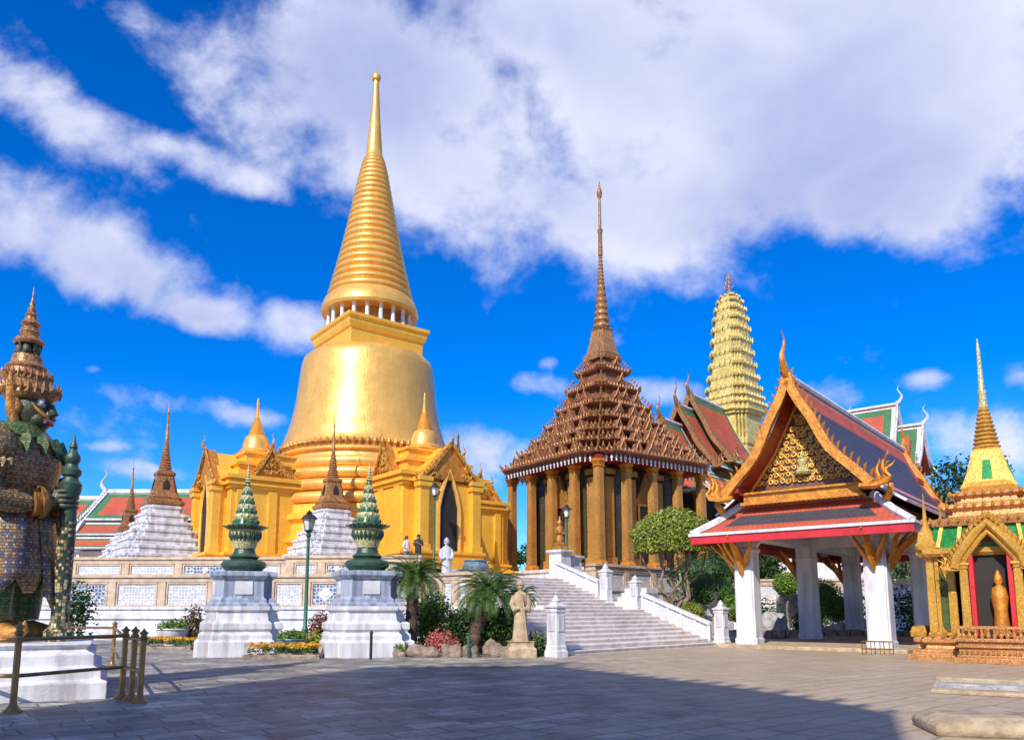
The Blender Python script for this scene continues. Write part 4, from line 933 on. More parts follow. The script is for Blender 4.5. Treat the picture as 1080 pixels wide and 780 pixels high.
# ------------------------------------------------------------------ mondop: columned hall with tiered pyramid roof
def mondop():
    X0, Y0, T = 7.4, 60, 3.2
    t = thing('columned_library', 'square columned hall under a many-tiered brown pyramid roof with needle spire', 'temple hall', (X0, Y0, T), 35)
    z = lambda a: a - T
    b = MB(); b.loft(redent(1, .08), [(6.6, -.2), (6.6, .35), (6.45, .4), (6.45, .62), (6.2, .7), (6.2, 1.0), (6.35, 1.1), (6.35, 1.3)]); b.build('platform', M['white'], t, bevel=.02)
    b = MB(); b.loft(redent(1, .1), [(4.65, 1.28), (4.65, 1.7), (4.45, 1.9), (4.4, 9.0)]); b.build('wall', M['cella'], t)
    for k in range(4):
        Mz = Matrix.Rotation(k * math.pi / 2, 4, 'Z')
        for x in (-3.6, -1.4, 1.4, 3.6):
            c = MB(); c.M = Mz; c.box((x, -4.5, 4.6), (.72, .3, 6.6)); c.box((x, -4.55, 1.7), (.95, .45, .7)); c.box((x, -4.55, 8.3), (.9, .4, .4)); c.build('wall_pilaster', M['colgold'], t, bevel=.02)
        d = MB(); d.M = Mz; d.box((0, -4.45, 3.6), (1.5, .2, 4.4)); dd = d.build('door', M['dark'], t)
        f = MB(); f.M = Mz
        for x in (-.85, .85): f.box((x, -4.55, 3.7), (.22, .3, 4.6))
        f.prism([(-1.2, -4.6, 6.0), (1.2, -4.6, 6.0), (.6, -4.6, 7.1), (0, -4.6, 8.6), (-.6, -4.6, 7.1)], (0, -4.6, 0), (0, -4.4, 0)); f.build('door_frame', M['oldgold'], dd)
    ct, hs = z(12.1), 5.3
    pos = [(-hs + 2.65 * i, -hs) for i in range(4)]
    P = []
    for k in range(4):
        for x, y in pos:
            for _ in range(k): x, y = -y, x
            P.append((x, y))
    proto = None
    for x, y in P:
        if proto is None:
            c = MB(); column(c, 0, 0, 0, ct - 1.3, .64, 0, 1); o = proto = c.build('column', [M['colgold'], M['orange_gild']], t)
        else: o = proto.copy(); COL.objects.link(o); o.parent = t
        o.location = (x, y, 1.3)
    b = MB(); b.box((0, 0, ct + .12), (11.4, 11.4, .3)); b.build('ceiling', M['darkred'], t)
    # tiers
    hd = [(8.25, 12.55), (6.9, 13.7), (5.75, 14.75), (4.75, 15.95), (3.8, 17.3), (2.95, 18.9), (2.2, 20.5), (1.55, 21.8)]
    for i in range(7):
        (r0, z0), (r1, z1) = hd[i], hd[i + 1]; r0 /= 1.30; r1 /= 1.30; h = z1 - z0; pl = redent(3, .085); zz = z(z0)
        e = MB(); e.loft(pl, [(r0 * .82, zz - .16), (r0 * 1.0, zz - .08), (r0 * 1.05, zz + .02), (r0 * 1.05, zz + .12), (r0 * .97, zz + .2), (lerp(r0, r1, .42), zz + h * .32), (lerp(r0, r1, .8), zz + h * .5), (r1 * .84, zz + h * .66), (r1 * .82, zz + h * 1.0)])
        tier = e.build('roof_tier', M['terracotta'], t)
        a = MB(); g = MB(); hid = MB(); up = Vector((0, 0, 1))
        m_ = len(pl)
        for j in range(m_):
            p0, p1 = Vector((*pl[j], 0)) * r0 * 1.02, Vector((*pl[(j + 1) % m_], 0)) * r0 * 1.02; L = (p1 - p0).length; dd = (p1 - p0).normalized(); o = Vector((dd.y, -dd.x, 0))
            nn = max(1, int(L / (.36 if i < 3 else .3)))
            for k in range(nn):
                q = p0.lerp(p1, (k + .5) / nn); hh = .36 - .02 * i; a.spike(q + up * (zz + .08), up + o * .35, dd, hh, .2)
            a.spike(p1 + up * (zz + .08), up + (p1.normalized()) * .6, p1.normalized(), .72 - .05 * i, .26)   # corner naga
        # little gables on the slope
        ng = max(1, 6 - i)
        for k in range(4):
            Mz = Matrix.Rotation(k * math.pi / 2, 4, 'Z'); g.M = Mz
            for row, (f, s_) in enumerate(((.16, 1.), (.52, .8))):
                yy = -lerp(r0, r1, f) * .99; z1_ = zz + h * (.14 + .5 * f) ; w = (.62 - .035 * i) * s_; n2 = ng - row
                for q in range(n2):
                    x = ((q + .5) / max(1, n2) - .5) * 2 * r0 * .70 if n2 > 1 else 0.
                    d_ = hid if k in (1, 2) else MB(); d_.M = Mz
                    big = 1.45 if abs(q - (n2 - 1) / 2) < .6 else 1.0; ww = w * big; hh = w * 1.15 * big
                    d_.prism([(x - ww / 2, yy - .08, z1_), (x + ww / 2, yy - .08, z1_), (x, yy - .08, z1_ + hh)], (0, 0, 0), (0, .55, 0))
                    for sx in (-1, 1): d_.tube([(x + sx * ww * .62, yy - .12, z1_ + .08), (x + sx * ww * .3, yy - .12, z1_ + hh * .45), (x, yy - .12, z1_ + hh * 1.08)], [.05, .07, .03], 5, 1)
                    d_.spike((x, yy - .1, z1_ + hh), (0, -.2, 1), (1, 0, 0), .36, .12, 1)
                    if d_ is not hid: d_.build('dormer_gable', [M['terracotta'], M['roof_gild']], tier)
            # ridge of tiny finials on the redented corner hips
            g.M = Mz
            g = MB(); g.M = Mz
            for q in range(4):
                f = (q + .5) / 4; rr = lerp(r0, r1, f) * .93; g.spike((rr, -rr, zz + .2 + h * .62 * f), (.4, -.4, 1), (1, 1, 0), .5 - .03 * i, .2, 0)
            g.build('hip_finial_row', M['roof_gild'], tier)
        a.build('antefix_row', M['roof_gild'], tier); hid.build('dormer_gable', [M['terracotta'], M['roof_gild']], tier)['kind'] = 'stuff'
        if i == 0:
            f = MB()
            for j in range(m_):
                p0, p1 = Vector((*pl[j], 0)) * r0 * .985, Vector((*pl[(j + 1) % m_], 0)) * r0 * .985; nn = max(1, int((p1 - p0).length / .42))
                for k in range(nn):
                    q = p0.lerp(p1, (k + .5) / nn); f.lathe([(.015, zz - .1), (.02, zz - .2), (.075, zz - .24), (.1, zz - .4), (.06, zz - .44), (.05, zz - .62), (.01, zz - .64)], 6, (q.x, q.y, 0))
            f.build('bell_fringe', M['grey_plaster'], tier)
    b = MB(); b.loft(redent(2, .14), [(1.25, z(21.6)), (1.32, z(21.8)), (1.2, z(21.95)), (1.25, z(22.1)), (1.05, z(22.25)), (.82, z(23.3)), (.7, z(24.2)), (.78, z(24.3)), (.6, z(24.45))]); b.build('bell_section', M['brown_gold'], t)
    pr = []; zz = 24.4
    for i in range(7):
        r0 = lerp(.72, .36, i / 6); pr += [(r0 * .8, z(zz)), (r0, z(zz + .18)), (r0 * .96, z(zz + .36)), (r0 * .75, z(zz + .52))]; zz += .56
    for i in range(8):
        r0 = lerp(.32, .17, i / 7); pr += [(r0 * .75, z(zz)), (r0, z(zz + .12)), (r0 * .75, z(zz + .25))]; zz += .32
    b = MB(); b.lathe(pr, 18); b.build('ringed_cone', M['brown_gold'], t, True, 30)
    b = MB(); b.lathe([(.2, z(zz)), (.17, z(zz + 2)), (.22, z(zz + 2.1)), (.22, z(zz + 2.3)), (.13, z(zz + 2.4)), (.11, z(36.0)), (.2, z(36.15)), (.24, z(36.5)), (.1, z(37.0)), (.02, z(37.6))], 12); b.build('needle', M['brown_gold'], t, True, 30)
mondop()

# ------------------------------------------------------------------ roofs in the local style
TR = ['t_orange', 't_green', 'white', 't_red', 't_dark', 'darkred']
TM = [M[k] for k in TR]
def gable_roof(t, y0, y1, hw, ze, zr, sag, borders, field, ped_mat='darkred', front=True, back=True, size=1., decor=True, barge_m='orange_gild', seed=2, relief_rows=6, inset=.75):
    b = MB()
    for s_ in (-1, 1): slope(b, (s_ * hw, y0, ze), (s_ * hw, y1, ze), (0, y1, zr), (0, y0, zr), sag, borders, field, under=5, th=.12)
    rf = b.build('roof', TM, t)
    rg_ = MB(); rg_.tube([(0, y0 - .05, zr + .06), (0, (y0 + y1) / 2, zr + .06), (0, y1 + .05, zr + .06)], .15 * size, 8); rg_.build('ridge', M['white'], rf, True)
    for yy, o, on in ((y0, Vector((0, -1, 0)), front), (y1, Vector((0, 1, 0)), back)):
        if not on: continue
        inn = -o * inset * size
        pd = MB(); k = .80; A, B, Tp = Vector((-hw * k, yy, ze + .25)) + inn, Vector((hw * k, yy, ze + .25)) + inn, Vector((0, yy, zr - (zr - ze) * .12)) + inn
        pd.prism([A, B, Tp], Vector(), -o * .12); p_ = pd.build('pediment', M[ped_mat], t)
        if decor:
            rl = MB(); relief(rl, (A.lerp(Tp, .06), B.lerp(Tp, .06), Tp.lerp((A + B) / 2, .1)), o, relief_rows, 0, seed); rl.build('scrollwork', M['carved_gold'], p_)
            fr = MB()
            for E in (A, B): fr.tube([E + o * .1, E.lerp(Tp, .5) + o * .1 - Vector((0, 0, sag * .8)), Tp + o * .1], .09 * size, 6)
            fr.build('pediment_frame', M['orange_gild'], p_)
        for s_ in (-1, 1):
            e = MB(); E = Vector((s_ * hw * 1.02, yy, ze - .02)) + o * .12; barge(e, E, Vector((0, yy, zr + .12)) + o * .12, sag, o, .34 * size, .18 * size, int(15 * max(1, (zr - ze) / 4)), .36 * size, .05 * size, 0, 0)
            e.build('bargeboard', M[barge_m], t)
            f = MB(); flame_cluster(f, E, (s_, 0, 0), o, 1.15 * size); f.build('eave_finial', M[barge_m], t, True)
        if inset > 1:
            for s_ in (-1, 1):
                for f in (.16, .42, .68):
                    q = Vector((s_ * hw * (1 - f), yy, lerp(ze, zr, f) - .30 - sag * 3.2 * f * (1 - f))); pu = MB(); pu.beam(q + o * .05, q + inn * 1.1, .2, .26); pu.build('purlin', M['darkred'], t, bevel=.01)
        c = MB(); horn(c, Vector((0, yy, zr + .1)) + o * .15, o, 1.75 * size, .15 * size); c.build('ridge_finial', M[barge_m], t, True)
    return rf

# ------------------------------------------------------------------ open pavilion (sala)
def sala():
    fc = Vector((12.15, 31.15, 0))
    t = thing('open_pavilion', 'open pavilion with white pillars, steep red and dark tiled roof and gilded gable', 'pavilion', fc, -40)
    L = 15.0; cx = 2.62
    fl = MB(); fl.box((0, L / 2, .06), (cx * 2 + 2.2, L + 2.0, .16)); fl.build('floor_slab', M['sandstone'], t, bevel=.03)
    for y in (0, 7.5, 15):
        for sx in (-1, 1):
            c = MB(); w = .86; r = w / 2; x = sx * cx
            pl = redent(1, .16)
            c.loft(pl, [(r * 1.12, .1), (r * 1.12, .35), (r, .42), (r * .97, 4.0), (r * 1.1, 4.06), (r * 1.1, 4.16), (r * .97, 4.2), (r * .97, 4.75)], (x, y, 0)); o = c.build('pillar', M['white'], t, bevel=.015)
            # gilded naga brackets flaring out under the eaves
            for k, (dx, dy) in enumerate((((sx, 0), (0, -1)) if y == 0 else ((sx, 0),) if y < 10 else ((sx, 0), (0, 1)))):
                g = MB(); d = Vector((dx, dy, 0)); sd = Vector((-dy, dx, 0)); q = Vector((x, y, 0)) + d * r
                g.tube([q + d * .04 + Vector((0, 0, z)) + d * o_ for z, o_ in ((3.0, 0), (3.3, .12), (3.6, .2), (3.9, .42), (4.2, .8), (4.5, 1.15), (4.62, 1.4))], [.03, .13, .2, .19, .15, .1, .04], 7, 0, .6)
                for s2 in (-1, 1): g.tube([q + d * .04 + sd * s2 * .1 + Vector((0, 0, 3.4)) , q + d * .3 + sd * s2 * .3 + Vector((0, 0, 3.8)), q + d * .42 + sd * s2 * .55 + Vector((0, 0, 4.25)), q + d * .7 + sd * s2 * .6 + Vector((0, 0, 4.6))], [.1, .13, .09, .03], 6)
                for zz in (3.45, 3.7, 3.95): g.spike(q + d * (.2 + (zz - 3.4) * .4) + Vector((0, 0, zz)), d + Vector((0, 0, .9)), sd, .36, .2)
                g.build('naga_bracket', M['orange_gild'], o, True)
    bm = MB()
    for sx in (-1, 1): bm.box((sx * cx, L / 2, 4.9), (.7, L + .9, .55))
    bm.box((0, -.0, 4.9), (cx * 2 - .7, .7, .55)); bm.box((0, 7.5, 4.9), (cx * 2 - .7, .6, .55)); bm.box((0, L, 4.9), (cx * 2 - .7, .7, .55))
    for x in (-1.9, 1.9): bm.tube([(x * 1.05, -.37, 4.25), (x * .92, -.37, 4.52), (x * .55, -.37, 4.62)], .07, 6)
    bm.tube([(-1.2, -.38, 4.66), (1.2, -.38, 4.66)], .06, 6)
    bm.build('beam', M['grey_plaster'], t, bevel=.02)
    ce = MB(); ce.box((0, L / 2, 5.24), (cx * 2 + 1.6, L + 1.6, .1)); ce.build('ceiling', M['darkred'], t)
    # skirt roof all round: white trim, red tiles, dark field
    hx0, hx1, z0, z1, oy = cx + 1.72, cx + .05, 4.72, 6.02, 1.72
    bd = [(.16, 2), (.75, 0)]
    b = MB(); ya, yb = -oy, L + oy; ia, ib = -.05, L + .05
    E = lambda x, y, z: Vector((x, y, z))
    slope(b, E(-hx0, ya, z0), E(hx0, ya, z0), E(hx1, ia, z1), E(-hx1, ia, z1), .10, [(.14, 2), (.72, 0)], 4, 7, 5, .1)
    slope(b, E(hx0, yb, z0), E(-hx0, yb, z0), E(-hx1, ib, z1), E(hx1, ib, z1), .10, [(.14, 2), (.72, 0)], 4, 7, 5, .1)
    slope(b, E(hx0, ya, z0), E(hx0, yb, z0), E(hx1, ib, z1), E(hx1, ia, z1), .10, [(.14, 2), (.72, 0)], 4, 7, 5, .1)
    slope(b, E(-hx0, yb, z0), E(-hx0, ya, z0), E(-hx1, ia, z1), E(-hx1, ib, z1), .10, [(.14, 2), (.72, 0)], 4, 7, 5, .1)
    sk = b.build('skirt_roof', TM, t)
    for sx in (-1, 1):
        for (y, yi) in ((ya, ia), (yb, ib)): h = MB(); h.tube([E(sx * hx0, y, z0 + .05), E(sx * (hx0 + hx1) / 2, (y + yi) / 2, (z0 + z1) / 2 - .04), E(sx * hx1, yi, z1 + .06)], [.16, .17, .17], 6); h.build('hip_ridge', M['white'], sk, True)
    fa = MB()
    for sx in (-1, 1): fa.box((sx * (hx0 - .03), L / 2, z0 - .2), (.1, L + oy * 2, .34))
    for y in (ya + .03, yb - .03): fa.box((0, y, z0 - .2), (hx0 * 2 - .16, .1, .34))
    fa.build('red_fascia', M['red'], t, bevel=.01)
    tr = MB()
    for sx in (-1, 1): tr.box((sx * (hx0 + .01), L / 2, z0 + .02), (.16, L + oy * 2 + .14, .12))
    for y in (ya - .01, yb + .01): tr.box((0, y, z0 + .02), (hx0 * 2 - .14, .16, .12))
    tr.build('white_eave_trim', M['white'], t, bevel=.01)
    for sx in (-1, 1):          # flame finials on the skirt corners
        for y, o in ((ya, -1), (yb, 1)):
            f = MB(); horn(f, E(sx * (hx1 + .55), (y * .35 + (ia if o < 0 else ib) * .65), z1 - .35), (sx, o * .6, 0), 1.55, .14); f.build('corner_finial', M['orange_gild'], t, True)
    # frieze under the gable
    fz = MB(); fz.box((0, -.42, 6.22), (4.7, .5, .42)); fz.box((0, -.5, 6.03), (4.9, .6, .12)); fz.box((0, -.5, 6.46), (4.9, .6, .08))
    for i in range(24): fz.spike((-2.3 + i * .2, -.72, 6.06), (0, -.4, -1), (1, 0, 0), .16, .16)
    fz.build('gilded_frieze', M['orange_gild'], t)
    # steep main roof, two telescoped lengths; border tiles red, field dark, white trim
    gable_roof(t, -1.25, L + 2.4, 2.88, 6.35, 11.0, .42, [(.22, 2), (.85, 0)], 4, 'carved_ground', size=1.05, relief_rows=12, seed=5, inset=1.25)
    b = MB()
    for s_ in (-1, 1): slope(b, (s_ * 3.9, -.2, 5.75), (s_ * 3.9, L + .2, 5.75), (s_ * 2.6, L + .2, 6.75), (s_ * 2.6, -.2, 6.75), .03, [(.12, 2), (.28, 0)], 4, 4, 5, .1)
    b.build('lower_roof_tier', TM, t)
    fg = MB(); q = Vector((0, -.06, 7.25))        # pale deity figure in the scrollwork
    fg.lathe([(.3, -.1), (.36, .0), (.24, .1), (.15, .24), (.19, .44), (.16, .53), (.05, .58), (.09, .67), (.07, .76), (.035, .84), (.01, 1.1)], 12, q); fg.build('pediment_figure', M['pr_cream'], t, True)
sala()
# ------------------------------------------------------------------ prang tower and the cruciform hall under it
def prasat():
    loc = at(773, 400, 80); loc = Vector((loc.x, 80, 3.2))
    t = thing('corncob_tower', 'pale yellow corncob-shaped tower rising behind the red gables', 'tower', loc, 42)
    z = lambda a: a - 3.2
    pl = redent(3, .12); K = .1025 / 1.22
    b = MB(); b.loft(pl, [(27 * K, z(12)), (27 * K, z(15.4)), (30 * K, z(15.6)), (30 * K, z(16)), (27 * K, z(16.2)), (26 * K, z(18.6)), (28 * K, z(18.8)), (28 * K, z(19.4))]); b.build('tower_base', M['prang'], t)
    b = MB(); b.loft(pl, [(25 * K, z(19.4)), (24.5 * K, z(22))]); b.build('tower_body', M['prang_pink'], t)
    cb = MB()
    for j in range(len(pl)):
        p0, p1 = Vector((*pl[j], 0)), Vector((*pl[(j + 1) % len(pl)], 0))
        for f in ((.12, .5, .88) if (p1 - p0).length < .5 else [(i + .5) / 9 for i in range(9)]):
            q = p0.lerp(p1, f) * 25.2 * K; cb.box((q.x, q.y, z(20.7)), (.3, .3, 2.6))
    cb.build('tower_pilasters', M['prang'], t)
    lv = [(22.0, 31), (22.5, 33.5), (23.4, 31), (24.2, 29), (25.3, 26.5), (26.6, 24), (28.0, 22), (29.4, 20.8), (30.8, 19.6), (32.1, 18.2), (33.3, 16.2), (34.4, 13.6), (35.3, 10), (35.9, 5.5), (36.05, 1.5)]
    for i in range(len(lv) - 1):
        (z0, r0), (z1, r1) = lv[i], lv[i + 1]; h = z1 - z0; r0 *= K; r1 *= K; c = MB()
        c.loft(pl, [(r0 * .97, z(z0)), (r0 * .97, z(z0) + h * .5), (r0 * 1.0, z(z0) + h * .58), (r0 * 1.02, z(z0) + h * .74), (max(r1, r0 * .93) * .99, z(z0) + h * .82), (r1 * .97, z(z0) + h)])
        a = c
        for j in range(len(pl)):
            p0, p1 = Vector((*pl[j], 0)) * r0 * 1.0, Vector((*pl[(j + 1) % len(pl)], 0)) * r0; dd = (p1 - p0).normalized(); oo = Vector((dd.y, -dd.x, 0)); n = max(1, int((p1 - p0).length / .55))
            for k in range(n):
                q = p0.lerp(p1, (k + .5) / n); a.spike(q + Vector((0, 0, z(z0) + h * .68)), Vector((0, 0, 1)) + oo * .15, dd, h * .42, .34, 1 if (5 <= i <= 9 and n > 2 and abs(k - n / 2) < n * .3) else 0)
            a.spike(p1 + Vector((0, 0, z(z0) + h * .6)), Vector((0, 0, 1)) + p1.normalized() * .2, dd, h * .5, .32)
        c.build('tower_tier', [M['prang'], M['prang_green']], t)
    f = MB(); f.lathe([(.2, z(35.9)), (.3, z(36.2)), (.12, z(36.5)), (.09, z(37.3)), (.04, z(38.6))], 10)
    for zz, s_ in ((36.8, .55), (37.3, .4), (37.8, .25)):
        for k in range(4): a = k * math.pi / 2; f.tube([(0, 0, z(zz)), (math.cos(a) * s_, math.sin(a) * s_, z(zz + .05)), (math.cos(a) * s_ * 1.1, math.sin(a) * s_ * 1.1, z(zz + .45))], [.05, .05, .015], 5)
    f.build('trident_finial', M['oldgold'], t)
    # cruciform hall
    h = thing('pantheon_hall', 'hall with telescoped red tiled gables below the corncob tower', 'temple hall', (loc.x - .643 * 16.2, loc.y - .766 * 16.2, 3.2), -40)
    w = MB(); w.box((0, 11.5, 4.6), (5.8, 20, 9.4)); w.box((0, 16, 4.2), (20, 6, 8.6)); w.build('wall', M['cella'], h)
    for i, (y, hw, ze, zr) in enumerate(((0, 3.3, 10.6, 15.6), (3.3, 3.6, 11.4, 17.6), (5.9, 3.9, 12.2, 19.2))):
        gable_roof(h, y, y + (3.8 if i < 2 else 8), hw, ze, zr, .35, [(.22, 2), (.6, 1)], 0, 'darkred', True, False, 1.25, i == 0, 'brown_gold', 4, 5)
    for s_ in (1, -1):
        b = MB()
        for k, (x0, z0, x1, z1) in enumerate(((5.6, 8.4, 3.4, 10.4), (6.6, 7.0, 5.0, 8.3))): slope(b, (s_ * x0, -.8, z0), (s_ * x0, 14, z0), (s_ * x1, 14, z1), (s_ * x1, -.8, z1), .08, [(.2, 2), (.4, 1)], 0, 5, 5)
        b.build('lower_roof', TM, h)
    b = MB()
    slope(b, (-5.2, -3.0, 8.3), (5.2, -3.0, 8.3), (3.4, -.6, 10.6), (-3.4, -.6, 10.6), .08, [(.2, 2), (.4, 1)], 0, 5, 5); b.build('porch_roof', TM, h)
    for x in (-4.6, -2.2, 2.2, 4.6):
        c = MB(); column(c, x, -2.3, 0, 8.3, .8); c.build('column', [M['colgold'], M['brown_gold']], h)
prasat()

def far_hall():
    q = at(945, 430, 62)
    t = thing('far_hall', 'distant hall whose white edged green and red gables show above the pavilion roof', 'temple hall', (q.x, 62, 0), 50)
    w = MB(); w.box((0, 5, 6.2), (6, 9, 12.4)); w.build('wall', M['white'], t)
    gable_roof(t, 0, 4.2, 3.0, 13.6, 18.6, .4, [(.3, 2), (.6, 1)], 0, 'darkred', True, False, .9, False, 'white', 3, 4)
    gable_roof(t, 3.9, 8.5, 2.8, 13.2, 17.5, .4, [(.3, 2), (.6, 1)], 0, 'darkred', True, False, .9, False, 'white', 3, 4)
    gable_roof(t, -1.8, .3, 2.6, 12.8, 16.6, .4, [(.3, 2), (.6, 1)], 0, 'darkred', True, False, .9, False, 'white', 3, 4)
far_hall()

def gallery():
    q = at(92, 520, 74)
    t = thing('cloister_gallery', 'long gallery with red and green tiered roof behind the terrace at left', 'gallery', (q.x, 74, 0), 0)
    w = MB(); w.box((10, 4, 3.6), (38, 8, 7.2)); w.build('wall', M['white'], t)
    for nm, x0, x1, y0, z0, y1, z1, dz in (('roof', -.2, 40, -.2, 10.3, 4, 13.6, 0), ('lower_roof', -.6, 40, -1.6, 8.7, .0, 10.0, 0), ('eave_roof', -1.0, 40, -2.9, 7.3, -1.4, 8.45, 0), ('wing_roof', -12, -.7, -.1, 9.6, 4, 12.9, 0), ('wing_lower_roof', -12, -.9, -1.5, 8.2, 0, 9.4, 0), ('wing_eave_roof', -12, -1.2, -2.8, 6.9, -1.3, 8.0, 0)):
        b = MB(); slope(b, (x0, y0, z0), (x1, y0, z0), (x1, y1, z1), (x0, y1, z1), .12, [(.22, 2), (.75, 1)] if 'eave' not in nm and 'lower' not in nm else [(.2, 2), (.28, 1)], 0, 6, 5)
        if 'eave' not in nm and 'lower' not in nm: slope(b, (x1, y1 * 2 - y0, z0), (x0, y1 * 2 - y0, z0), (x0, y1, z1), (x1, y1, z1), .12, [(.22, 2), (.75, 1)], 0, 6, 5)
        b.build(nm, TM, t)
    g = MB(); g.prism([(-.25, -2.9, 7.2), (-.25, 10.9, 7.2), (-.25, 8.3, 10.2), (-.25, 4, 13.8), (-.25, -.3, 10.2)], (-.3, 0, 0), (-.05, 0, 0)); g.build('gable_wall', M['white'], t)
    b = MB(); barge(b, (-.3, -.4, 10.2), (-.3, 4, 13.75), .12, (-1, 0, 0), .3, .2, 12, .35); b.build('bargeboard', M['white'], t)
    c = MB(); horn(c, (-.3, 4, 13.7), (-1, 0, 0), 2.4, .2); c.build('ridge_finial', M['white'], t, True)
    for z, y in ((10.1, -.6), (8.5, -1.9)):
        c = MB(); horn(c, (-.3, y, z), (-1, -.3, 0), .9, .1); c.build('eave_finial', M['white'], t, True)
    r_ = MB(); r_.box((20, 4, 13.75), (40, .4, .35)); r_.box((-6.4, 4, 13.05), (11.5, .4, .35)); r_.build('ridge', M['white'], t)
gallery()

# ------------------------------------------------------------------ small gilded shrine at the right edge
def shrine():
    c0 = at(1041, 500, 24.6); t = thing('gilded_shrine', 'small gilded shrine with emerald roof panels, arched porch and needle spire', 'shrine', (c0.x + .32, 25.0, 0), -37); t.scale = (.90, .90, .815)
    hs = 2.0
    b = MB(); b.loft(redent(1, .12), [(2.75, -.02), (2.75, .22), (2.6, .26), (2.6, .4), (2.45, .46), (2.4, .62), (2.55, .7), (2.55, .88)]); b.build('base', M['shrine_pink'], t, bevel=.02)
    fl = MB()
    for k in range(4):
        fl.M = Matrix.Rotation(k * math.pi / 2, 4, 'Z')
        for i in range(15): fl.spike((-2.2 + i * .315, -2.5, .9), (0, -.1, 1), (1, 0, 0), .42, .26)
    fl.build('petal_parapet', M['shrine'], t)
    b = MB(); b.box((0, .3, 2.6), (2.9, 2.9, 3.6)); b.build('inner_wall', M['dark'], t)
    for k in range(4):
        Mz = Matrix.Rotation(k * math.pi / 2, 4, 'Z')
        for x in (-1.9, -1.25, 1.25):
            c = MB(); c.M = Mz; column(c, x, -1.9, .88, 4.05, .26, 0, 1); c.build('column', [M['shrine'], M['shrine_pink']], t)
        for x in (-1.58, 1.58) :
            n = MB(); n.M = Mz; n.prism([(x - .2, -1.78, 1.1), (x + .2, -1.78, 1.1), (x + .2, -1.78, 2.9), (x, -1.78, 3.5), (x - .2, -1.78, 2.9)], (0, -1.78, 0), (0, -1.70, 0)); o = n.build('arched_niche', M['niche_green'], t)
            f = MB(); f.M = Mz; f.tube([(x - .24, -1.8, 1.1), (x - .24, -1.8, 2.9), (x, -1.8, 3.65), (x + .24, -1.8, 2.9), (x + .24, -1.8, 1.1)], .06, 5); f.build('niche_frame', M['shrine'], o)
            w = MB(); w.M = Mz; w.box((x, -1.69, 2.5), (.85, .12, 3.1)); w.build('wall', M['shrine'], t)
    # arched porch on the front
    yf = -2.75
    for x in (-.78, .78):
        p = MB(); p.box((x, yf + .3, .5), (.5, .9, 1.0)); column(p, x, yf + .1, 1.0, 3.7, .26); p.build('porch_column', [M['shrine'], M['shrine']], t)
    for x in (-.56, .56): j = MB(); j.box((x, yf + .45, 2.45), (.14, .7, 3.1)); j.build('red_door_jamb', M['red'], t)
    st = MB()
    for z0, z1, o in ((0, .2, .16), (.2, .3, .06), (.3, .56, 0), (.56, .64, .08), (.64, .78, .02), (.78, .9, .12)): st.box((0, yf + .35, (z0 + z1) / 2), (2.1 + o * 2, 1.4 + o * 2, z1 - z0 - .004))
    for i in range(14): st.spike((-.98 + i * .15, yf - .37, .34), (0, -.1, 1), (1, 0, 0), .22, .13)
    st.build('porch_floor', M['shrine_pink'], t, bevel=.015)
    rl = MB()
    for x in [i * .18 - .9 for i in range(11)]: rl.lathe([(.04, .9), (.07, 1.0), (.035, 1.1), (.06, 1.25)], 8, (x, yf - .3, 0))
    rl.box((0, yf - .3, 1.3), (2.1, .12, .1)); rl.build('porch_rail', M['shrine_pink'], t)
    ar = MB(); A = [(-1.02, 3.5), (-.92, 3.95), (-.66, 4.35), (-.36, 4.8), (0, 5.2), (.36, 4.8), (.66, 4.35), (.92, 3.95), (1.02, 3.5)]
    for k, (s_, r_, y_) in enumerate(((1.0, .17, 0), (.80, .12, .1), (1.18, .12, .12))): ar.tube([(x * s_, yf + y_, 3.5 + (z - 3.5) * s_) for x, z in A], r_, 8)
    for i in range(len(A) - 1):
        for f in (.2, .5, .8):
            x, z = lerp(A[i][0], A[i + 1][0], f), lerp(A[i][1], A[i + 1][1], f); ar.spike((x * 1.14, yf, 3.5 + (z - 3.5) * 1.14), (x * .5, 0, 1), (1, 0, 0) if abs(x) < .3 else (0, 0, 1), .32, .2)
    for sx in (-1, 1): flame_cluster(ar, (sx * 1.08, yf, 3.5), (sx, 0, 0), (0, -1, 0), .6)
    ar.build('arch', M['shrine'], t, True)
    pr = MB(); pr.prism([(x * .96, yf + .75, 3.5 + (z - 3.5) * .96) for x, z in A], (0, yf + .75, 0), (0, -1.2, 0)); pr.build('arch_shade_fill', M['darkred'], t)  # solid dark red fill stands in for the shade inside the arch
    dk = MB(); dk.box((0, yf + .9, 2.6), (1.1, .5, 3.4)); dk.build('doorway_shade', M['dark'], t)  # near-black block painted as the shade of the door opening
    fg = MB(); q = (.18, yf + .35, 1.0); fg.lathe([(.2, 0), (.24, .3), (.2, .9), (.26, 1.4), (.2, 1.75), (.08, 1.85), (.14, 2.0), (.12, 2.15), (.04, 2.4)], 12, q); fg.build('inner_pillar', M['orange_gild'], t, True)
    r_ = MB(); r_.loft(redent(1, .1), [(2.2, 4.0), (2.3, 4.12), (2.3, 4.3), (2.15, 4.35)]); r_.build('cornice', M['shrine'], t)
    g = MB(); g.loft(redent(1, .1), [(2.1, 4.34), (1.95, 4.6), (1.86, 5.25)]); g.build('emerald_roof', M['green_glass'], t)
    for k in range(4):
        for x in (-1.5, -.9, -.3, .3, .9, 1.5): rb = MB(); rb.M = Matrix.Rotation(k * math.pi / 2, 4, 'Z'); rb.beam((x * 1.05, -2.13, 4.36), (x * .95, -1.89, 5.25), .12, .1); rb.build('roof_rib', M['shrine'], t)
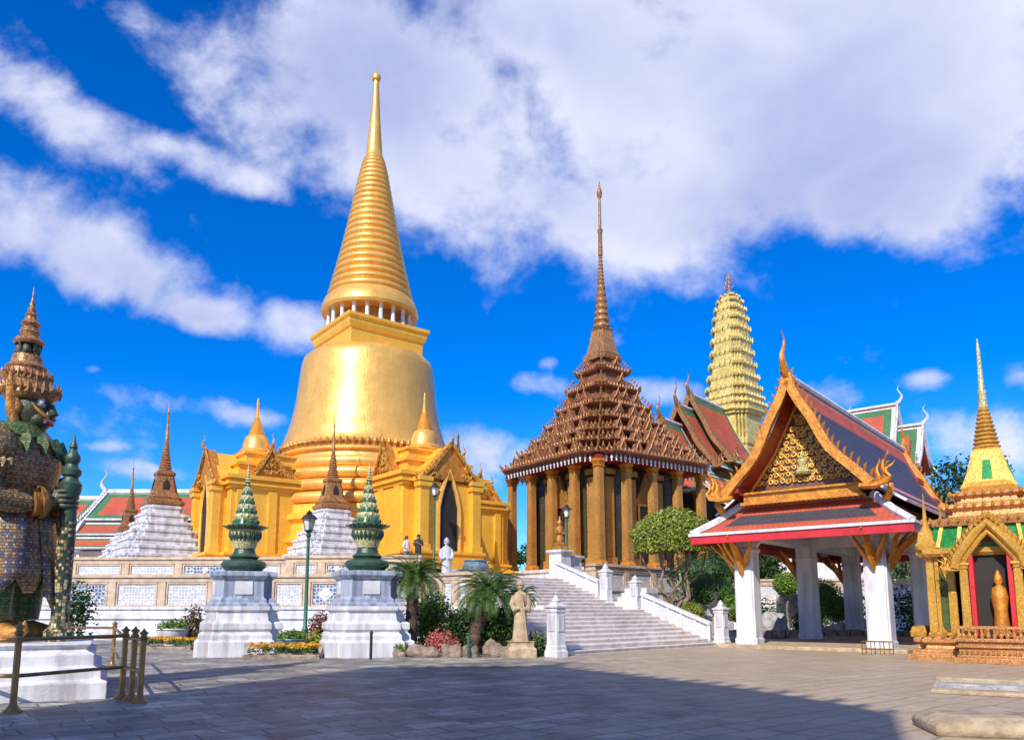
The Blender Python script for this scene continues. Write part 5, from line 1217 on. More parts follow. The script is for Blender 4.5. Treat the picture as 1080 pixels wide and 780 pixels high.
    for k, (sx, sy) in enumerate(((-1, -1), (1, -1), (1, 1), (-1, 1))):      # little corner spires
        m = MB(); m.loft(redent(1, .2), [(.3, 4.3), (.34, 4.5), (.26, 4.6), (.22, 5.0)], (sx * 1.95, sy * 1.95, 0)); m.lathe([(.22, 5.0), (.12, 5.2), (.09, 5.25), (.07, 5.6), (.03, 6.2), (.01, 6.6)], 10, (sx * 1.95, sy * 1.95, 0)); o = m.build('corner_spire', M['shrine'], t)
        n = MB(); n.box((sx * 1.95, sy * 1.95, 4.8), (.46, .12, .3), 0, top=.5); n.box((sx * 1.95, sy * 1.95, 4.8), (.12, .46, .3), 0, top=.5); n.build('emerald_niche', M['green_glass'], o)
    tr = MB(); tr.loft(redent(2, .1), [(2.0, 5.2), (2.05, 5.35), (1.9, 5.5), (1.42, 5.62), (1.38, 5.8), (1.52, 5.95), (1.46, 6.1), (1.1, 6.2), (1.06, 6.36), (1.2, 6.48), (1.14, 6.6), (.9, 6.72)]); tr.build('tiered_roof', M['shrine_pink'], t)
    for k in range(4):
        for r0, z0, n in ((2.03, 5.36, 13), (1.5, 5.97, 10), (1.18, 6.5, 8)):
            af = MB(); af.M = Matrix.Rotation(k * math.pi / 2, 4, 'Z')
            for i in range(n): af.spike((lerp(-r0, r0, (i + .5) / n) * .95, -r0, z0), (0, -.2, 1), (1, 0, 0), .22, .2)
            af.build('antefix_row', M['shrine'], t)
    bl = MB(); bl.loft(redent(2, .14), [(.84, 6.7), (.9, 6.85), (.80, 7.05), (.66, 7.5), (.53, 8.1), (.46, 8.4), (.40, 8.5)]); bl.build('bell_section', M['shrine'], t)
    for k in range(4):
        n = MB(); n.M = Matrix.Rotation(k * math.pi / 2, 4, 'Z'); n.prism([(-.17, -.79, 7.15), (.17, -.79, 7.15), (.12, -.60, 7.95), (-.12, -.60, 7.95)], (0, 0, 0), (0, .1, 0)); n.build('emerald_niche', M['green_glass'], t)
    pr_ = []; z = 8.48
    for i in range(10): r0 = lerp(.46, .2, i / 9); pr_ += [(r0 * .78, z), (r0, z + .06), (r0, z + .11), (r0 * .78, z + .17)]; z += .175
    s_ = MB(); s_.lathe(pr_, 16); s_.build('ringed_cone', M['shrine'], t, True, 30)
    n = MB(); n.lathe([(.16, z), (.13, z + .6), (.15, z + .7), (.1, z + .8), (.075, z + 1.8), (.06, z + 2.5), (.02, z + 3.0)], 10); n.build('needle', M['pr_cream'], t, True)
    # forecourt steps and worn block in front
    p = thing('stone_steps', 'low stone steps with a grey slab in front of the gilded shrine', 'steps', gnd(1060, 733), -34)
    for k, (y, d, z, h, m) in enumerate(((1.0, .7, 0, .24, 'sandstone'), (.5, .6, 0, .16, 'rock_grey'), (0, .7, 0, .08, 'sandstone'))):
        b = MB(); b.box((.1, y, z + h / 2), (2.6, d, h)); b.build('step', M[m], p, bevel=.025)
    q = gnd(1052, 772); b = MB(); b.loft([(x, y) for x, y in SQ], [(.85, -.02, .5), (.9, .06, .55), (.88, .16, .52), (.7, .22, .42)]); o = b.build('sandstone_block', M['sandstone'], None, True, 60, bevel=.04); o.location = q; o.rotation_euler = (0, 0, R(-12)); tag(o, 'worn rounded sandstone block on the paving in front of the shrine steps', 'stone block')
shrine()

# ------------------------------------------------------------------ guardian giant with his club
def skin(name, chains, mat, parent, sub=2):
    """one continuous surface grown over joints: chains share joint names"""
    vs = []; idx = {}; es = []; rad = []
    for ch in chains:
        prev = None
        for nm, p, r in ch:
            if nm not in idx: idx[nm] = len(vs); vs.append(p); rad.append(r)
            if prev is not None and (prev, idx[nm]) not in es: es.append((prev, idx[nm]))
            prev = idx[nm]
    me = bpy.data.meshes.new(name); me.from_pydata(vs, es, []); o = bpy.data.objects.new(name, me); COL.objects.link(o); o.parent = parent
    o.modifiers.new('skin', 'SKIN'); sv = me.skin_vertices[0].data
    for i, r in enumerate(rad): sv[i].radius = (r, r) if not isinstance(r, tuple) else r
    sv[0].use_root = True
    o.modifiers['skin'].use_smooth_shade = True
    m = o.modifiers.new('sub', 'SUBSURF'); m.levels = sub; m.render_levels = sub
    me.materials.append(mat); return o

def yaksha():
    pz = .98; pc = Vector((-10.4, 15.05, 0))
    ped = thing('statue_pedestal', 'white stepped pedestal inside the brass railing', 'pedestal', pc, 28)
    ped.scale = (1.07, 1.07, .98)
    b = MB(); b.loft(SQ, [(2.1, -.02), (2.1, .30), (2.0, .34), (2.0, .52), (1.88, .58), (1.88, .80), (1.76, .86), (1.76, .92), (1.82, .96), (1.82, 1.0)]); b.build('body', M['white_worn'], ped, bevel=.02)
    q = at(3, 660, 15.0)
    t = thing('guardian_giant', 'towering armoured guardian giant in a tall tiered crown, hands on his club', 'statue', (q.x, 15.0, pz), 4, None, .90); t.scale = (.86, .84, .975); bpy.context.view_layer.update()
    V = Vector
    # continuous body: legs, trunk, arms, neck
    leg = lambda s_: [('pelvis', (0, 0, 2.35), .55), ('hip%d' % s_, (0, .5 * s_, 2.1), .45), ('knee%d' % s_, (.12, .62 * s_, 1.2), .34), ('shin%d' % s_, (.02, .62 * s_, .75), .33), ('ankle%d' % s_, (-.02, .62 * s_, .28), .2), ('ball%d' % s_, (.35, .68 * s_, .14), .17), ('toe%d' % s_, (.72, .72 * s_, .16), .10)]
    arm = lambda s_: [('chest', (0, 0, 3.65), .72), ('sh%d' % s_, (0, .92 * s_, 3.85), .36), ('bi%d' % s_, (.06, 1.18 * s_, 3.3), .31), ('el%d' % s_, (.15, 1.2 * s_, 2.78), .27), ('fa%d' % s_, (.55, .75 * s_, 2.72), .25), ('wr%d' % s_, (.86, .30 * s_, 2.78), .17), ('hd%d' % s_, (1.02, .10 * s_, 2.82), .17)]
    skin('body', [[('pelvis', (0, 0, 2.35), .55), ('waist', (0, 0, 2.8), .55), ('chest', (0, 0, 3.65), .72), ('neck', (.08, 0, 4.2), .34), ('skull', (.12, 0, 4.65), .4)], leg(1), leg(-1), arm(1), arm(-1)], M['armour'], t)
    # hands closed on the club
    for s_ in (-1, 1):
        h = MB(); h.ball((1.03, .13 * s_, 2.86), (.2, .16, .2), 0, 10, 7)
        for k in range(4):
            z = 2.70 + k * .1; h.tube([(.98, .17 * s_, z), (1.18, .22 * s_, z + .01), (1.34, .12 * s_, z + .02), (1.36, -.03 * s_, z + .01), (1.27, -.13 * s_, z)], [.06, .062, .058, .052, .04], 7)
        h.tube([(1.0, .1 * s_, 3.0), (.98, -.08 * s_, 3.1), (1.1, -.2 * s_, 3.1)], [.07, .06, .045], 7)
        h.build('hand', M['facegreen'], t, True, 60)
        c = MB(); c.tube([(.66, .6 * s_, 2.73), (.86, .30 * s_, 2.78)], [.30, .24], 14); c.tube([(.74, .47 * s_, 2.75), (.80, .38 * s_, 2.765)], [.34, .33], 14); c.build('bracelet', M['oldgold'], t, True)
    # armour shells
    c = MB(); c.loft(circ(28), [(.55, 2.5, .62), (.72, 2.75, .80), (.80, 3.2, .98), (.84, 3.6, 1.1), (.74, 3.95, 1.08), (.5, 4.18, .75), (.36, 4.3, .42)]); c.build('breastplate', M['armour_red'], t, True)
    for s_ in (-1, 1):
        c = MB(); c.ball((0, 1.05 * s_, 3.78), (.5, .42, .48), 0, 16, 10)
        for k in range(9):
            a = -1.2 + k * .3; c.spike((.5 * math.sin(a), 1.05 * s_ + .40 * s_ * math.cos(a), 3.5), (math.sin(a) * .3, s_ * .4, -1), (math.cos(a), -math.sin(a) * s_, 0), .22, .2)
        c.spike((-.1, 1.25 * s_, 4.0), (-.2, .8 * s_, .9), (1, 0, 0), .6, .4); c.build('shoulder_plate', M['armour'], t, True, 50)
    c = MB(); c.loft(circ(28), [(.66, 4.0, .9), (.72, 4.08, .98), (.5, 4.32, .62), (.42, 4.42, .5)])
    for i in range(16):
        a = 2 * math.pi * i / 16; o = V((math.cos(a) * .70, math.sin(a) * .95, 4.06)); c.spike(o, V((o.x, o.y, -1.2)), (-math.sin(a), math.cos(a), 0), .45, .34)
    c.build('collar', M['armour_green'], t, True, 40)
    c = MB()
    c.loft(circ(32), [(.62, 2.62, .74), (.72, 2.5, .82), (.78, 2.2, .9), (.86, 1.8, .98), (.92, 1.42, 1.04), (.88, 1.40, 1.0)]); c.build('skirt', M['armour'], t, True)
    c = MB(); c.loft(circ(32), [(.64, 2.72, .76), (.74, 2.66, .86), (.74, 2.5, .86), (.66, 2.44, .8)]); c.build('belt', M['oldgold'], t, True)
    def apron(name, a0, z0, z1, w, mat, off, tip=.25):
        d = V((math.cos(a0), math.sin(a0), 0)); sd = V((-d.y, d.x, 0)); b = MB(); n = 7; vs = []; fs = []
        rr = lambda z: lerp(.80, 1.06, (2.6 - z) / 1.2) + off
        for i in range(n + 1):
            f = i / n; ww = w * (1 + .25 * f) * (1 if i < n else .3); z = lerp(z0, z1, f) - (tip if i == n else 0)
            for k in range(5):
                x = (k / 4 - .5) * 2; vs.append(d * (rr(z) * (.93 if abs(d.x) > .7 else 1.02) - .14 * x * x * ww) + sd * ww * x + V((0, 0, z)))
        for i in range(n):
            for k in range(4): fs.append((i * 5 + k, i * 5 + k + 1, i * 5 + k + 6, i * 5 + k + 5))
        b.add(vs, fs); o = b.build(name, M[mat], t, True); sm = o.modifiers.new('thick', 'SOLIDIFY'); sm.thickness = .05
    apron('hip_apron', R(-78), 2.5, 1.15, .52, 'armour_blue', .05); apron('hip_apron', R(78), 2.5, 1.15, .52, 'armour_blue', .05)
    apron('front_apron', 0, 2.5, .75, .34, 'armour_blue', .06); apron('front_apron', R(-38), 2.5, 1.2, .3, 'armour_red', .03); apron('front_apron', R(38), 2.5, 1.2, .3, 'armour_red', .03)
    apron('rear_apron', R(-135), 2.5, 1.0, .4, 'armour_red', .03); apron('rear_apron', R(180), 2.5, .9, .42, 'armour', .05)
    for s_ in (-1, 1):
        c = MB(); c.loft(circ(20), [(.36, .42), (.4, .7), (.42, 1.05), (.46, 1.22), (.44, 1.26)], (.05, .62 * s_, 0)); c.build('greave', M['armour_green'], t, True)
        c = MB(); c.tube([(-.08, .62 * s_, .38), (-.1, .62 * s_, .25)], [.3, .33], 14); c.tube([(-.16, .62 * s_, .1), (.3, .68 * s_, .17), (.66, .72 * s_, .14), (.86, .74 * s_, .26), (.88, .74 * s_, .42)], [.25, .25, .18, .1, .02], 12); c.build('shoe', M['oldgold'], t, True)
    # head with its face
    c = MB(); c.ball((.14, 0, 4.74), (.50, .44, .48), 0, 24, 16); c.ball((.42, 0, 4.52), (.28, .32, .22), 0, 18, 12); c.ball((.36, 0, 4.4), (.25, .27, .16), 0, 16, 10)
    c.tube([(.58, 0, 4.86), (.70, 0, 4.76), (.76, 0, 4.68), (.66, 0, 4.62)], [.07, .10, .13, .08], 10); hd = c.build('head', M['facegreen'], t, True, 60)
    for s_ in (-1, 1):
        e = MB(); e.ball((.55, .2 * s_, 4.86), (.11, .12, .10), 0, 14, 10); ey = e.build('eye', M['white'], hd, True)
        e = MB(); e.ball((.635, .21 * s_, 4.86), (.035, .05, .05), 0, 10, 8); e.build('pupil', M['dark'], ey, True)
        e = MB(); e.tube([(.64, .04 * s_, 4.96), (.66, .16 * s_, 5.03), (.58, .30 * s_, 5.02), (.44, .40 * s_, 4.93)], [.04, .06, .055, .02], 8); e.build('brow', M['brown_gold'], hd, True)
        e = MB(); e.tube([(.66, .06 * s_, 4.60), (.70, .16 * s_, 4.56), (.64, .26 * s_, 4.6), (.52, .34 * s_, 4.70), (.42, .40 * s_, 4.82)], [.05, .055, .05, .04, .015], 8); e.build('moustache', M['oldgold'], hd, True)
        e = MB(); e.tube([(.64, .15 * s_, 4.46), (.70, .17 * s_, 4.56), (.71, .19 * s_, 4.68)], [.045, .04, .008], 8); e.build('tusk', M['white'], hd, True)
        e = MB(); e.tube([(.1, .46 * s_, 4.4), (.02, .52 * s_, 4.62), (.0, .55 * s_, 4.9), (-.06, .55 * s_, 5.2), (-.1, .5 * s_, 5.5)], [.10, .15, .13, .10, .01], 10, 0, .45); e.tube([(.1, .44 * s_, 4.6), (.16, .47 * s_, 4.75), (.1, .5 * s_, 4.9)], [.08, .1, .03], 8, 0, .5); e.build('ear_ornament', M['oldgold'], hd, True)
    e = MB(); e.tube([(.64, -.2, 4.5), (.70, -.08, 4.45), (.71, .08, 4.45), (.64, .2, 4.5)], [.03, .05, .05, .03], 8); e.build('lip', M['red'], hd, True)
    e = MB()
    for k in range(6): e.box((.69, -.1 + k * .04, 4.5), (.03, .034, .05))
    e.build('teeth', M['white'], hd)
    c = MB(); c.loft(circ(36), [(.56, 4.92, .52, .12), (.66, 4.98, .60, .16), (.72, 5.04, .64, .18), (.70, 5.10, .62, .16), (.60, 5.16, .56, .1), (.60, 5.3, .55, .06), (.64, 5.36, .58, .05), (.55, 5.44, .52, .03), (.50, 5.58, .47, .0), (.54, 5.64, .5, .0), (.42, 5.72, .4, .0), (.36, 5.9, .36, .0)])
    for i in range(26):
        a = 2 * math.pi * i / 26; c.spike((.16 + .70 * math.cos(a), .62 * math.sin(a), 5.05), (math.cos(a) * .35, math.sin(a) * .35, 1), (-math.sin(a), math.cos(a), 0), .26, .16); c.spike((.58 * math.cos(a) + .04, .54 * math.sin(a), 5.36), (math.cos(a) * .3, math.sin(a) * .3, 1), (-math.sin(a), math.cos(a), 0), .22, .13)
    cr = c.build('crown', M['brown_gold'], t, True, 35); cr.scale = (.84, .84, 1); hd.scale = (.93, .9, 1)
    c = MB()
    for k in range(5):          # ring of small faces on the crown
        a = k * 2 * math.pi / 5; o = V((math.cos(a) * .2, math.sin(a) * .2, 6.0)); c.ball(o, (.13, .13, .18), 0, 12, 8); c.ball(o + V((math.cos(a), math.sin(a), -.3)) * .09, (.06, .06, .06), 0, 8, 6)
        c.spike(o + V((-math.sin(a), math.cos(a), 0)) * .2, (0, 0, 1), (math.cos(a), math.sin(a), 0), .36, .12)
    c.build('crown_face', M['facegreen'], cr, True, 50)
    c = MB(); c.lathe([(.36, 6.14), (.40, 6.2), (.3, 6.3), (.22, 6.34), (.26, 6.42), (.2, 6.52), (.26, 6.6), (.16, 6.7), (.14, 6.76), (.16, 6.8), (.1, 6.86), (.11, 6.92), (.07, 6.98), (.075, 7.05), (.03, 7.15), (.01, 7.45)], 18); c.build('crown_spire', M['brown_gold'], cr, True, 35)
    k = thing('guardian_club', 'patterned green and cream club standing upright in the guardian giant\'s hands', 'club', V((q.x + 1.2 * .88, 15.0 + .07, pz)), 4, None, .84); k.scale = (.80, .80, .90)
    c = MB(); c.lathe([(.3, 0), (.34, .08), (.34, .2), (.24, .3), (.2, .45), (.2, 2.5), (.22, 2.6)], 18); c.build('shaft', M['clubmat'], k, True, 40)
    c = MB(); c.lathe([(.2, 2.6), (.17, 3.05), (.2, 3.15), (.25, 3.3), (.26, 3.45), (.18, 3.55), (.16, 3.6), (.22, 3.66), (.23, 3.76), (.15, 3.84), (.13, 3.9), (.18, 3.98), (.18, 4.08), (.11, 4.18), (.08, 4.24), (.10, 4.3), (.05, 4.42), (.01, 4.6)], 18); c.build('club_head', M['pr_dkgreen'], k, True, 35)
yaksha()

def fence():
    def post(label, p, h, m=None):
        t = thing('brass_post', label, 'post', p, 0, 'brass posts around the guardian statue'); b = MB()
        b.lathe([(.14, 0), (.14, .03), (.09, .07), (.06, .12), (.05, .2), (.05, h * .86), (.07, h * .88), (.07, h * .90), (.05, h * .91), (.05, h * .94), (.075, h * .95), (.07, h * .97), (.03, h * .99), (.012, h * 1.02)], 14); b.build('shaft', M['brass'], t, True, 35)
        return Vector(p)
    A = post('foremost brass post left of the white pedestal corner', gnd(13, 751), 1.38); B = post('tall brass post at the outer fence corner, rightmost of the cluster', gnd(147, 741), 1.24)
    C = post('brass post in the middle of the corner cluster', gnd(138, 738), 1.27); D = post('brass post nearest the pedestal in the corner cluster', gnd(128, 736), 1.27)
    E = post('square-topped brass post behind the pedestal', gnd(118, 703), 1.25); F = post('brass post at the far back rail behind the club', gnd(70, 701), 1.22)
    G = Vector((A.x - 3.0, A.y + .2, 0)); post('brass post outside the left picture edge', G, 1.38)
    def rail(label, p, q, zs):
        t = thing('brass_rail', label, 'railing', p, 0, 'brass rails around the guardian statue')
        for z in zs: b = MB(); b.tube([(0, 0, z), ((q - p).x, (q - p).y, z)], .032, 8); b.build('bar', M['brass'], t, True)
    rail('front pair of brass rails crossing before the white pedestal', A, D, (1.12, .56)); rail('front brass rails running out of the picture at left', G, A, (1.12, .56))
    rail('brass rails along the right side of the pedestal', D, E, (1.08, .55)); rail('short brass rails joining the posts of the corner cluster', D, B, (1.08, .55)); rail('rear brass rails behind the guardian', F, E, (1.08, .8)); 
fence()

# ------------------------------------------------------------------ lamp posts
def lamp(label, loc, h):
    t = thing('lamp_post', label, 'lamp post', loc, 0, 'green lamp posts'); 
    b = MB(); b.lathe([(.2, 0), (.2, .25), (.13, .32), (.11, .8), (.13, .86), (.075, .95), (.06, h * .6), (.055, h - 1.05), (.1, h - 1.0), (.1, h - .94), (.06, h - .9), (.14, h - .82), (.19, h - .78)], 12); b.build('post', M['iron_green'], t, True, 35)
    b = MB(); b.lathe([(.13, h - .78), (.22, h - .36)], 8); b.build('lantern_glass', M['glass_lamp'], t)
    b = MB(); b.lathe([(.32, h - .36), (.3, h - .32), (.17, h - .2), (.1, h - .17), (.12, h - .12), (.04, h - .06), (.01, h)], 8)
    for k in range(4): a = k * math.pi / 2 + .4; b.tube([(.14 * math.cos(a), .14 * math.sin(a), h - .8), (.23 * math.cos(a), .23 * math.sin(a), h - .34)], .014, 4)
    b.build('lantern_cap', M['iron_dark'], t)
q = at(321, 684, 28.2).xy.to_3d(); lamp('green lamp post between the two marble pedestals', q, Z(537, q.y))
q = at(457, 600, 42.6); lamp('green lamp post on the terrace beside the pointed stupa doorway', (q.x, 42.9, 3.2), Z(508, 42.9) - 3.2)
q = at(599, 600, 43.5); lamp('green lamp post at the stair head before the columned hall', (q.x, 44.0, 3.2), Z(531, 44) - 3.2)

# ------------------------------------------------------------------ planting between the pedestals
def bowl(label, loc, r, mat, plant):
    t = thing('planter_bowl', label, 'planter', loc, 0, 'bowls of plants at the terrace foot'); b = MB()
    b.lathe([(r * .55, 0), (r * .6, .06), (r * .5, .12), (r * .8, r * .5), (r, r * .95), (r * 1.03, r * 1.15), (r * 1.12, r * 1.22), (r * 1.1, r * 1.28), (r * .95, r * 1.26), (r * .9, r * 1.1)], 24); b.build('bowl', M[mat], t, True, 40)
    b = MB(); b.lathe([(r * .92, r * 1.1), (.02, r * 1.14)], 16); b.build('soil', M['soil'], t)
    b = MB(); leaves(b, (0, 0, r * 1.4), (r * 1.1, r * 1.1, r * .5), 420, .16, 0, .8, random.Random(3), zmin=-.3); b.build('plant', M[plant], t, norm=False)
q = at(308, 677, 26.5).xy.to_3d(); bowl('blue grey glazed bowl of green plants standing among the yellow flowers', q, .47, 'blue_bowl', 'leaf_bright')
q = at(182, 672, 32.6).xy.to_3d(); bowl('white bowl with pale green plant left of the grey pedestal', q, .62, 'white', 'leaf_bright')
def flowerbed(label, c, rx, ry, rz):
    t = thing('flower_bed', label, 'flower bed', c, rz, 'yellow flower beds'); b = MB(); b.loft(SQ, [(rx, -.02, ry), (rx, .12, ry), (rx - .07, .14, ry - .07), (rx - .1, .08, ry - .1)]); b.build('kerb', M['rock'], t, bevel=.02)
    g = MB(); rg = random.Random(5)
    for i in range(int(26 * rx)): leaves(g, (rg.uniform(-rx, rx) * .88, rg.uniform(-ry, ry) * .85, .2 + rg.uniform(0, .1)), (.2, .2, .17), 26, .085, 0, .9, rg, zmin=-.2)
    o = g.build('leaves', M['leaf'], t, norm=False)
    f = MB()
    for i in range(int(75 * rx)): leaves(f, (rg.uniform(-rx, rx) * .9, rg.uniform(-ry, ry) * .88, .32 + rg.uniform(0, .14)), (.15, .15, .07), 10, .095, 0, .5, rg, zmin=0)
    f.build('blossoms', M['petal_yellow'], t, norm=False)
flowerbed('yellow flower bed between the marble pedestals, before the blue bowl', at(300, 690, 25.6).xy.to_3d(), 1.25, .5, 3)
flowerbed('yellow flower bed left of the grey pedestal, under the white bowl', at(174, 677, 31.2).xy.to_3d(), 1.35, .5, -5)
q = at(336, 680, 28.4).xy.to_3d(); bush('red_croton', 'red-leaved croton behind the yellow flowers, beside the lamp post', q, (.5, .85), 'leaf_red', 700, .16, seed=4)
bush('croton', 'olive green croton against the bright pedestal', at(333, 680, 27.3).xy.to_3d(), (.34, .5), 'leaf_olive', 420, .14, seed=14)
q = at(203, 675, 33).xy.to_3d(); bush('bronze_shrub', 'bronze olive shrub beside the white bowl', q, (.55, 1.0), 'leaf_bronze', 700, .16, seed=6)
bush('dark_shrub', 'dark shrub behind the guardian giant\'s club', at(78, 668, 34).xy.to_3d(), (.9, 1.6), 'leaf_dark', 900, .2, seed=16)

# rock garden with the cycads
cycad('tall straight cycad left in the rock garden, beside the bright pedestal', at(433, 681, 27.4).xy.to_3d(), 2.75, 1.3, (.06, .0), 92, 1)
cycad('leaning cycad right in the rock garden, beside the stone statue', at(498, 683, 27.2).xy.to_3d(), 2.2, 1.4, (.62, .15), 105, 2)
cycad('low young cycad at the stair side, behind the stone statue', at(547, 676, 27.6).xy.to_3d(), 2.0, .8, (.05, 0), 40, 3)
bush('green_shrub', 'rounded green shrub filling the gap between the two cycads', at(458, 672, 29.2).xy.to_3d(), (1.0, 1.25), 'leaf_bright', 2200, .15, 'shrubs behind the rock garden', seed=7)
bush('green_shrub', 'dark green shrub under the leaning cycad', at(523, 676, 28.0).xy.to_3d(), (.95, .95), 'leaf', 1700, .16, 'shrubs behind the rock garden', seed=8)
bush('green_shrub', 'bright green shrub at the top of the gap between the cycads', at(452, 668, 30.5).xy.to_3d(), (.75, 1.4), 'leaf_bright', 1100, .17, 'shrubs behind the rock garden', seed=9)
bush('green_shrub', 'low leafy shrub beside the left stair pillar', at(567, 684, 26.6).xy.to_3d(), (.35, .5), 'leaf', 500, .13, 'shrubs behind the rock garden', seed=10)
bush('green_shrub', 'deep green shrub left of the tall cycad trunk', at(413, 676, 30.5).xy.to_3d(), (.6, 1.3), 'leaf', 800, .15, 'shrubs behind the rock garden', seed=12)
bush('green_shrub', 'small fern-like tuft before the bright pedestal', at(422, 684, 26.3).xy.to_3d(), (.32, .3), 'leaf_bright', 280, .15, 'shrubs behind the rock garden', seed=13)
bush('pink_shrub', 'pink flowering shrub at the front of the rock garden', at(466, 683, 26.9).xy.to_3d(), (.62, .5), 'petal_pink', 900, .1, seed=11)
bush('green_shrub', 'dark shrub between the pink flowers and the leaning cycad trunk', at(484, 676, 28.2).xy.to_3d(), (.8, .9), 'leaf_dark', 1500, .16, 'shrubs behind the rock garden', seed=15)
bush('green_shrub', 'tall leafy shrub against the side of the stairway, behind the leaning cycad', at(505, 676, 28.6).xy.to_3d(), (.9, 1.25), 'leaf', 1300, .17, 'shrubs behind the rock garden', seed=17)
for i, (px, py, r, l) in enumerate(((421, 692, (.28, .25, .2), 'small tan boulder at the left end of the rock edging'), (447, 692, (.6, .3, .27), 'long flat boulder below the tall cycad'), (476, 692, (.42, .3, .3), 'brown boulder below the pink shrub'), (497, 690, (.3, .3, .27), 'grey-brown boulder beside the green post'), (519, 688, (.35, .3, .36), 'upright boulder below the leaning cycad'), (534, 691, (.3, .25, .22), 'boulder beside the statue base'))):
    rock(l, at(px, py, 26.2 - .1 * (i % 2)).xy.to_3d(), r, 'rock', i + 1)
b = MB(); b.lathe([(.05, 0), (.05, .62), (.07, .64), (.07, .7), (.02, .74)], 10); o = b.build('green_marker_post', M['iron_green'], None, True); o.location = at(494, 692, 25.7).xy.to_3d(); tag(o, 'short green post standing before the boulders', 'post')
b = MB(); b.lathe([(.05, 0), (.045, .8), (.07, .84), (.03, .92)], 10); o = b.build('black_marker_post', M['iron_dark'], None, True); o.location = at(391, 694, 24.9).xy.to_3d(); tag(o, 'short black post standing before the bright pedestal', 'post')

def stone_statue(label, loc, h, mat, rz, base=True, group='stone statues about the court'):
    t = thing('stone_statue', label, 'statue', loc, rz, group); k = h / 2.6; z0 = 0.
    if base:
        b = MB(); b.loft(SQ, [(.5 * k, -.05), (.5 * k, .3 * k), (.42 * k, .36 * k), (.42 * k, .5 * k), (.48 * k, .55 * k)]); b.build('base', M['sandstone' if mat != 'statue_pale' else mat], t, bevel=.02); z0 = .55 * k
    H = h - z0; u = H / 7.5
    b = MB(); b.loft(circ(20), [(1.15 * u, 0, .95 * u), (1.05 * u, .5 * u, .9 * u), (.9 * u, 2 * u, .75 * u), (.8 * u, 3.6 * u, .62 * u), (.72 * u, 4.3 * u, .56 * u), (.9 * u, 5.2 * u, .6 * u), (.98 * u, 5.8 * u, .55 * u), (.7 * u, 6.2 * u, .42 * u), (.28 * u, 6.4 * u, .28 * u), (.27 * u, 6.6 * u, .27 * u)], (0, 0, z0))
    for s_ in (-1, 1): b.tube([(.85 * u * s_, 0, z0 + 5.8 * u), (1.15 * u * s_, -.1 * u, z0 + 4.7 * u), (.85 * u * s_, -.5 * u, z0 + 4.0 * u), (.2 * u * s_, -.75 * u, z0 + 4.2 * u)], [.33 * u, .36 * u, .42 * u, .2 * u], 9)
    b.build('robed_body', M[mat], t, True, 50)
    b = MB(); b.ball((0, -.05 * u, z0 + 7.0 * u), (.42 * u, .46 * u, .55 * u), 0, 16, 12); b.ball((0, -.5 * u, z0 + 6.95 * u), (.08 * u, .1 * u, .13 * u), 0, 8, 6)
    for s_ in (-1, 1): b.ball((.43 * u * s_, 0, z0 + 6.95 * u), (.07 * u, .12 * u, .2 * u), 0, 8, 6)
    b.lathe([(.52 * u, 7.15 * u), (.6 * u, 7.25 * u), (.45 * u, 7.35 * u), (.4 * u, 7.7 * u), (.2 * u, 7.9 * u), (.02, 8.0 * u)], 14, (0, 0, z0)); b.build('head', M[mat], t, True, 50)
    if base: b = MB(); b.tube([(.75 * u, -.8 * u, z0), (.3 * u, -.8 * u, z0 + 4.3 * u), (.1 * u, -.75 * u, z0 + 6.0 * u)], [.1 * u, .1 * u, .12 * u], 7); b.build('staff', M[mat], t, True)
    return t
stone_statue('tan stone guardian statue on a sandstone base left of the stairway', at(549, 690, 26.2).xy.to_3d(), 2.5, 'sandstone', 8)
stone_statue('brown stone statue right of the stairway, behind the pillar', at(757, 676, 36.0).xy.to_3d(), 2.3, 'sandstone', -10)
q = at(470, 605, 42.2); stone_statue('pale bluish stone statue before the pointed stupa doorway', (q.x, 42.6, 3.2), 2.25, 'statue_pale', 10, False)

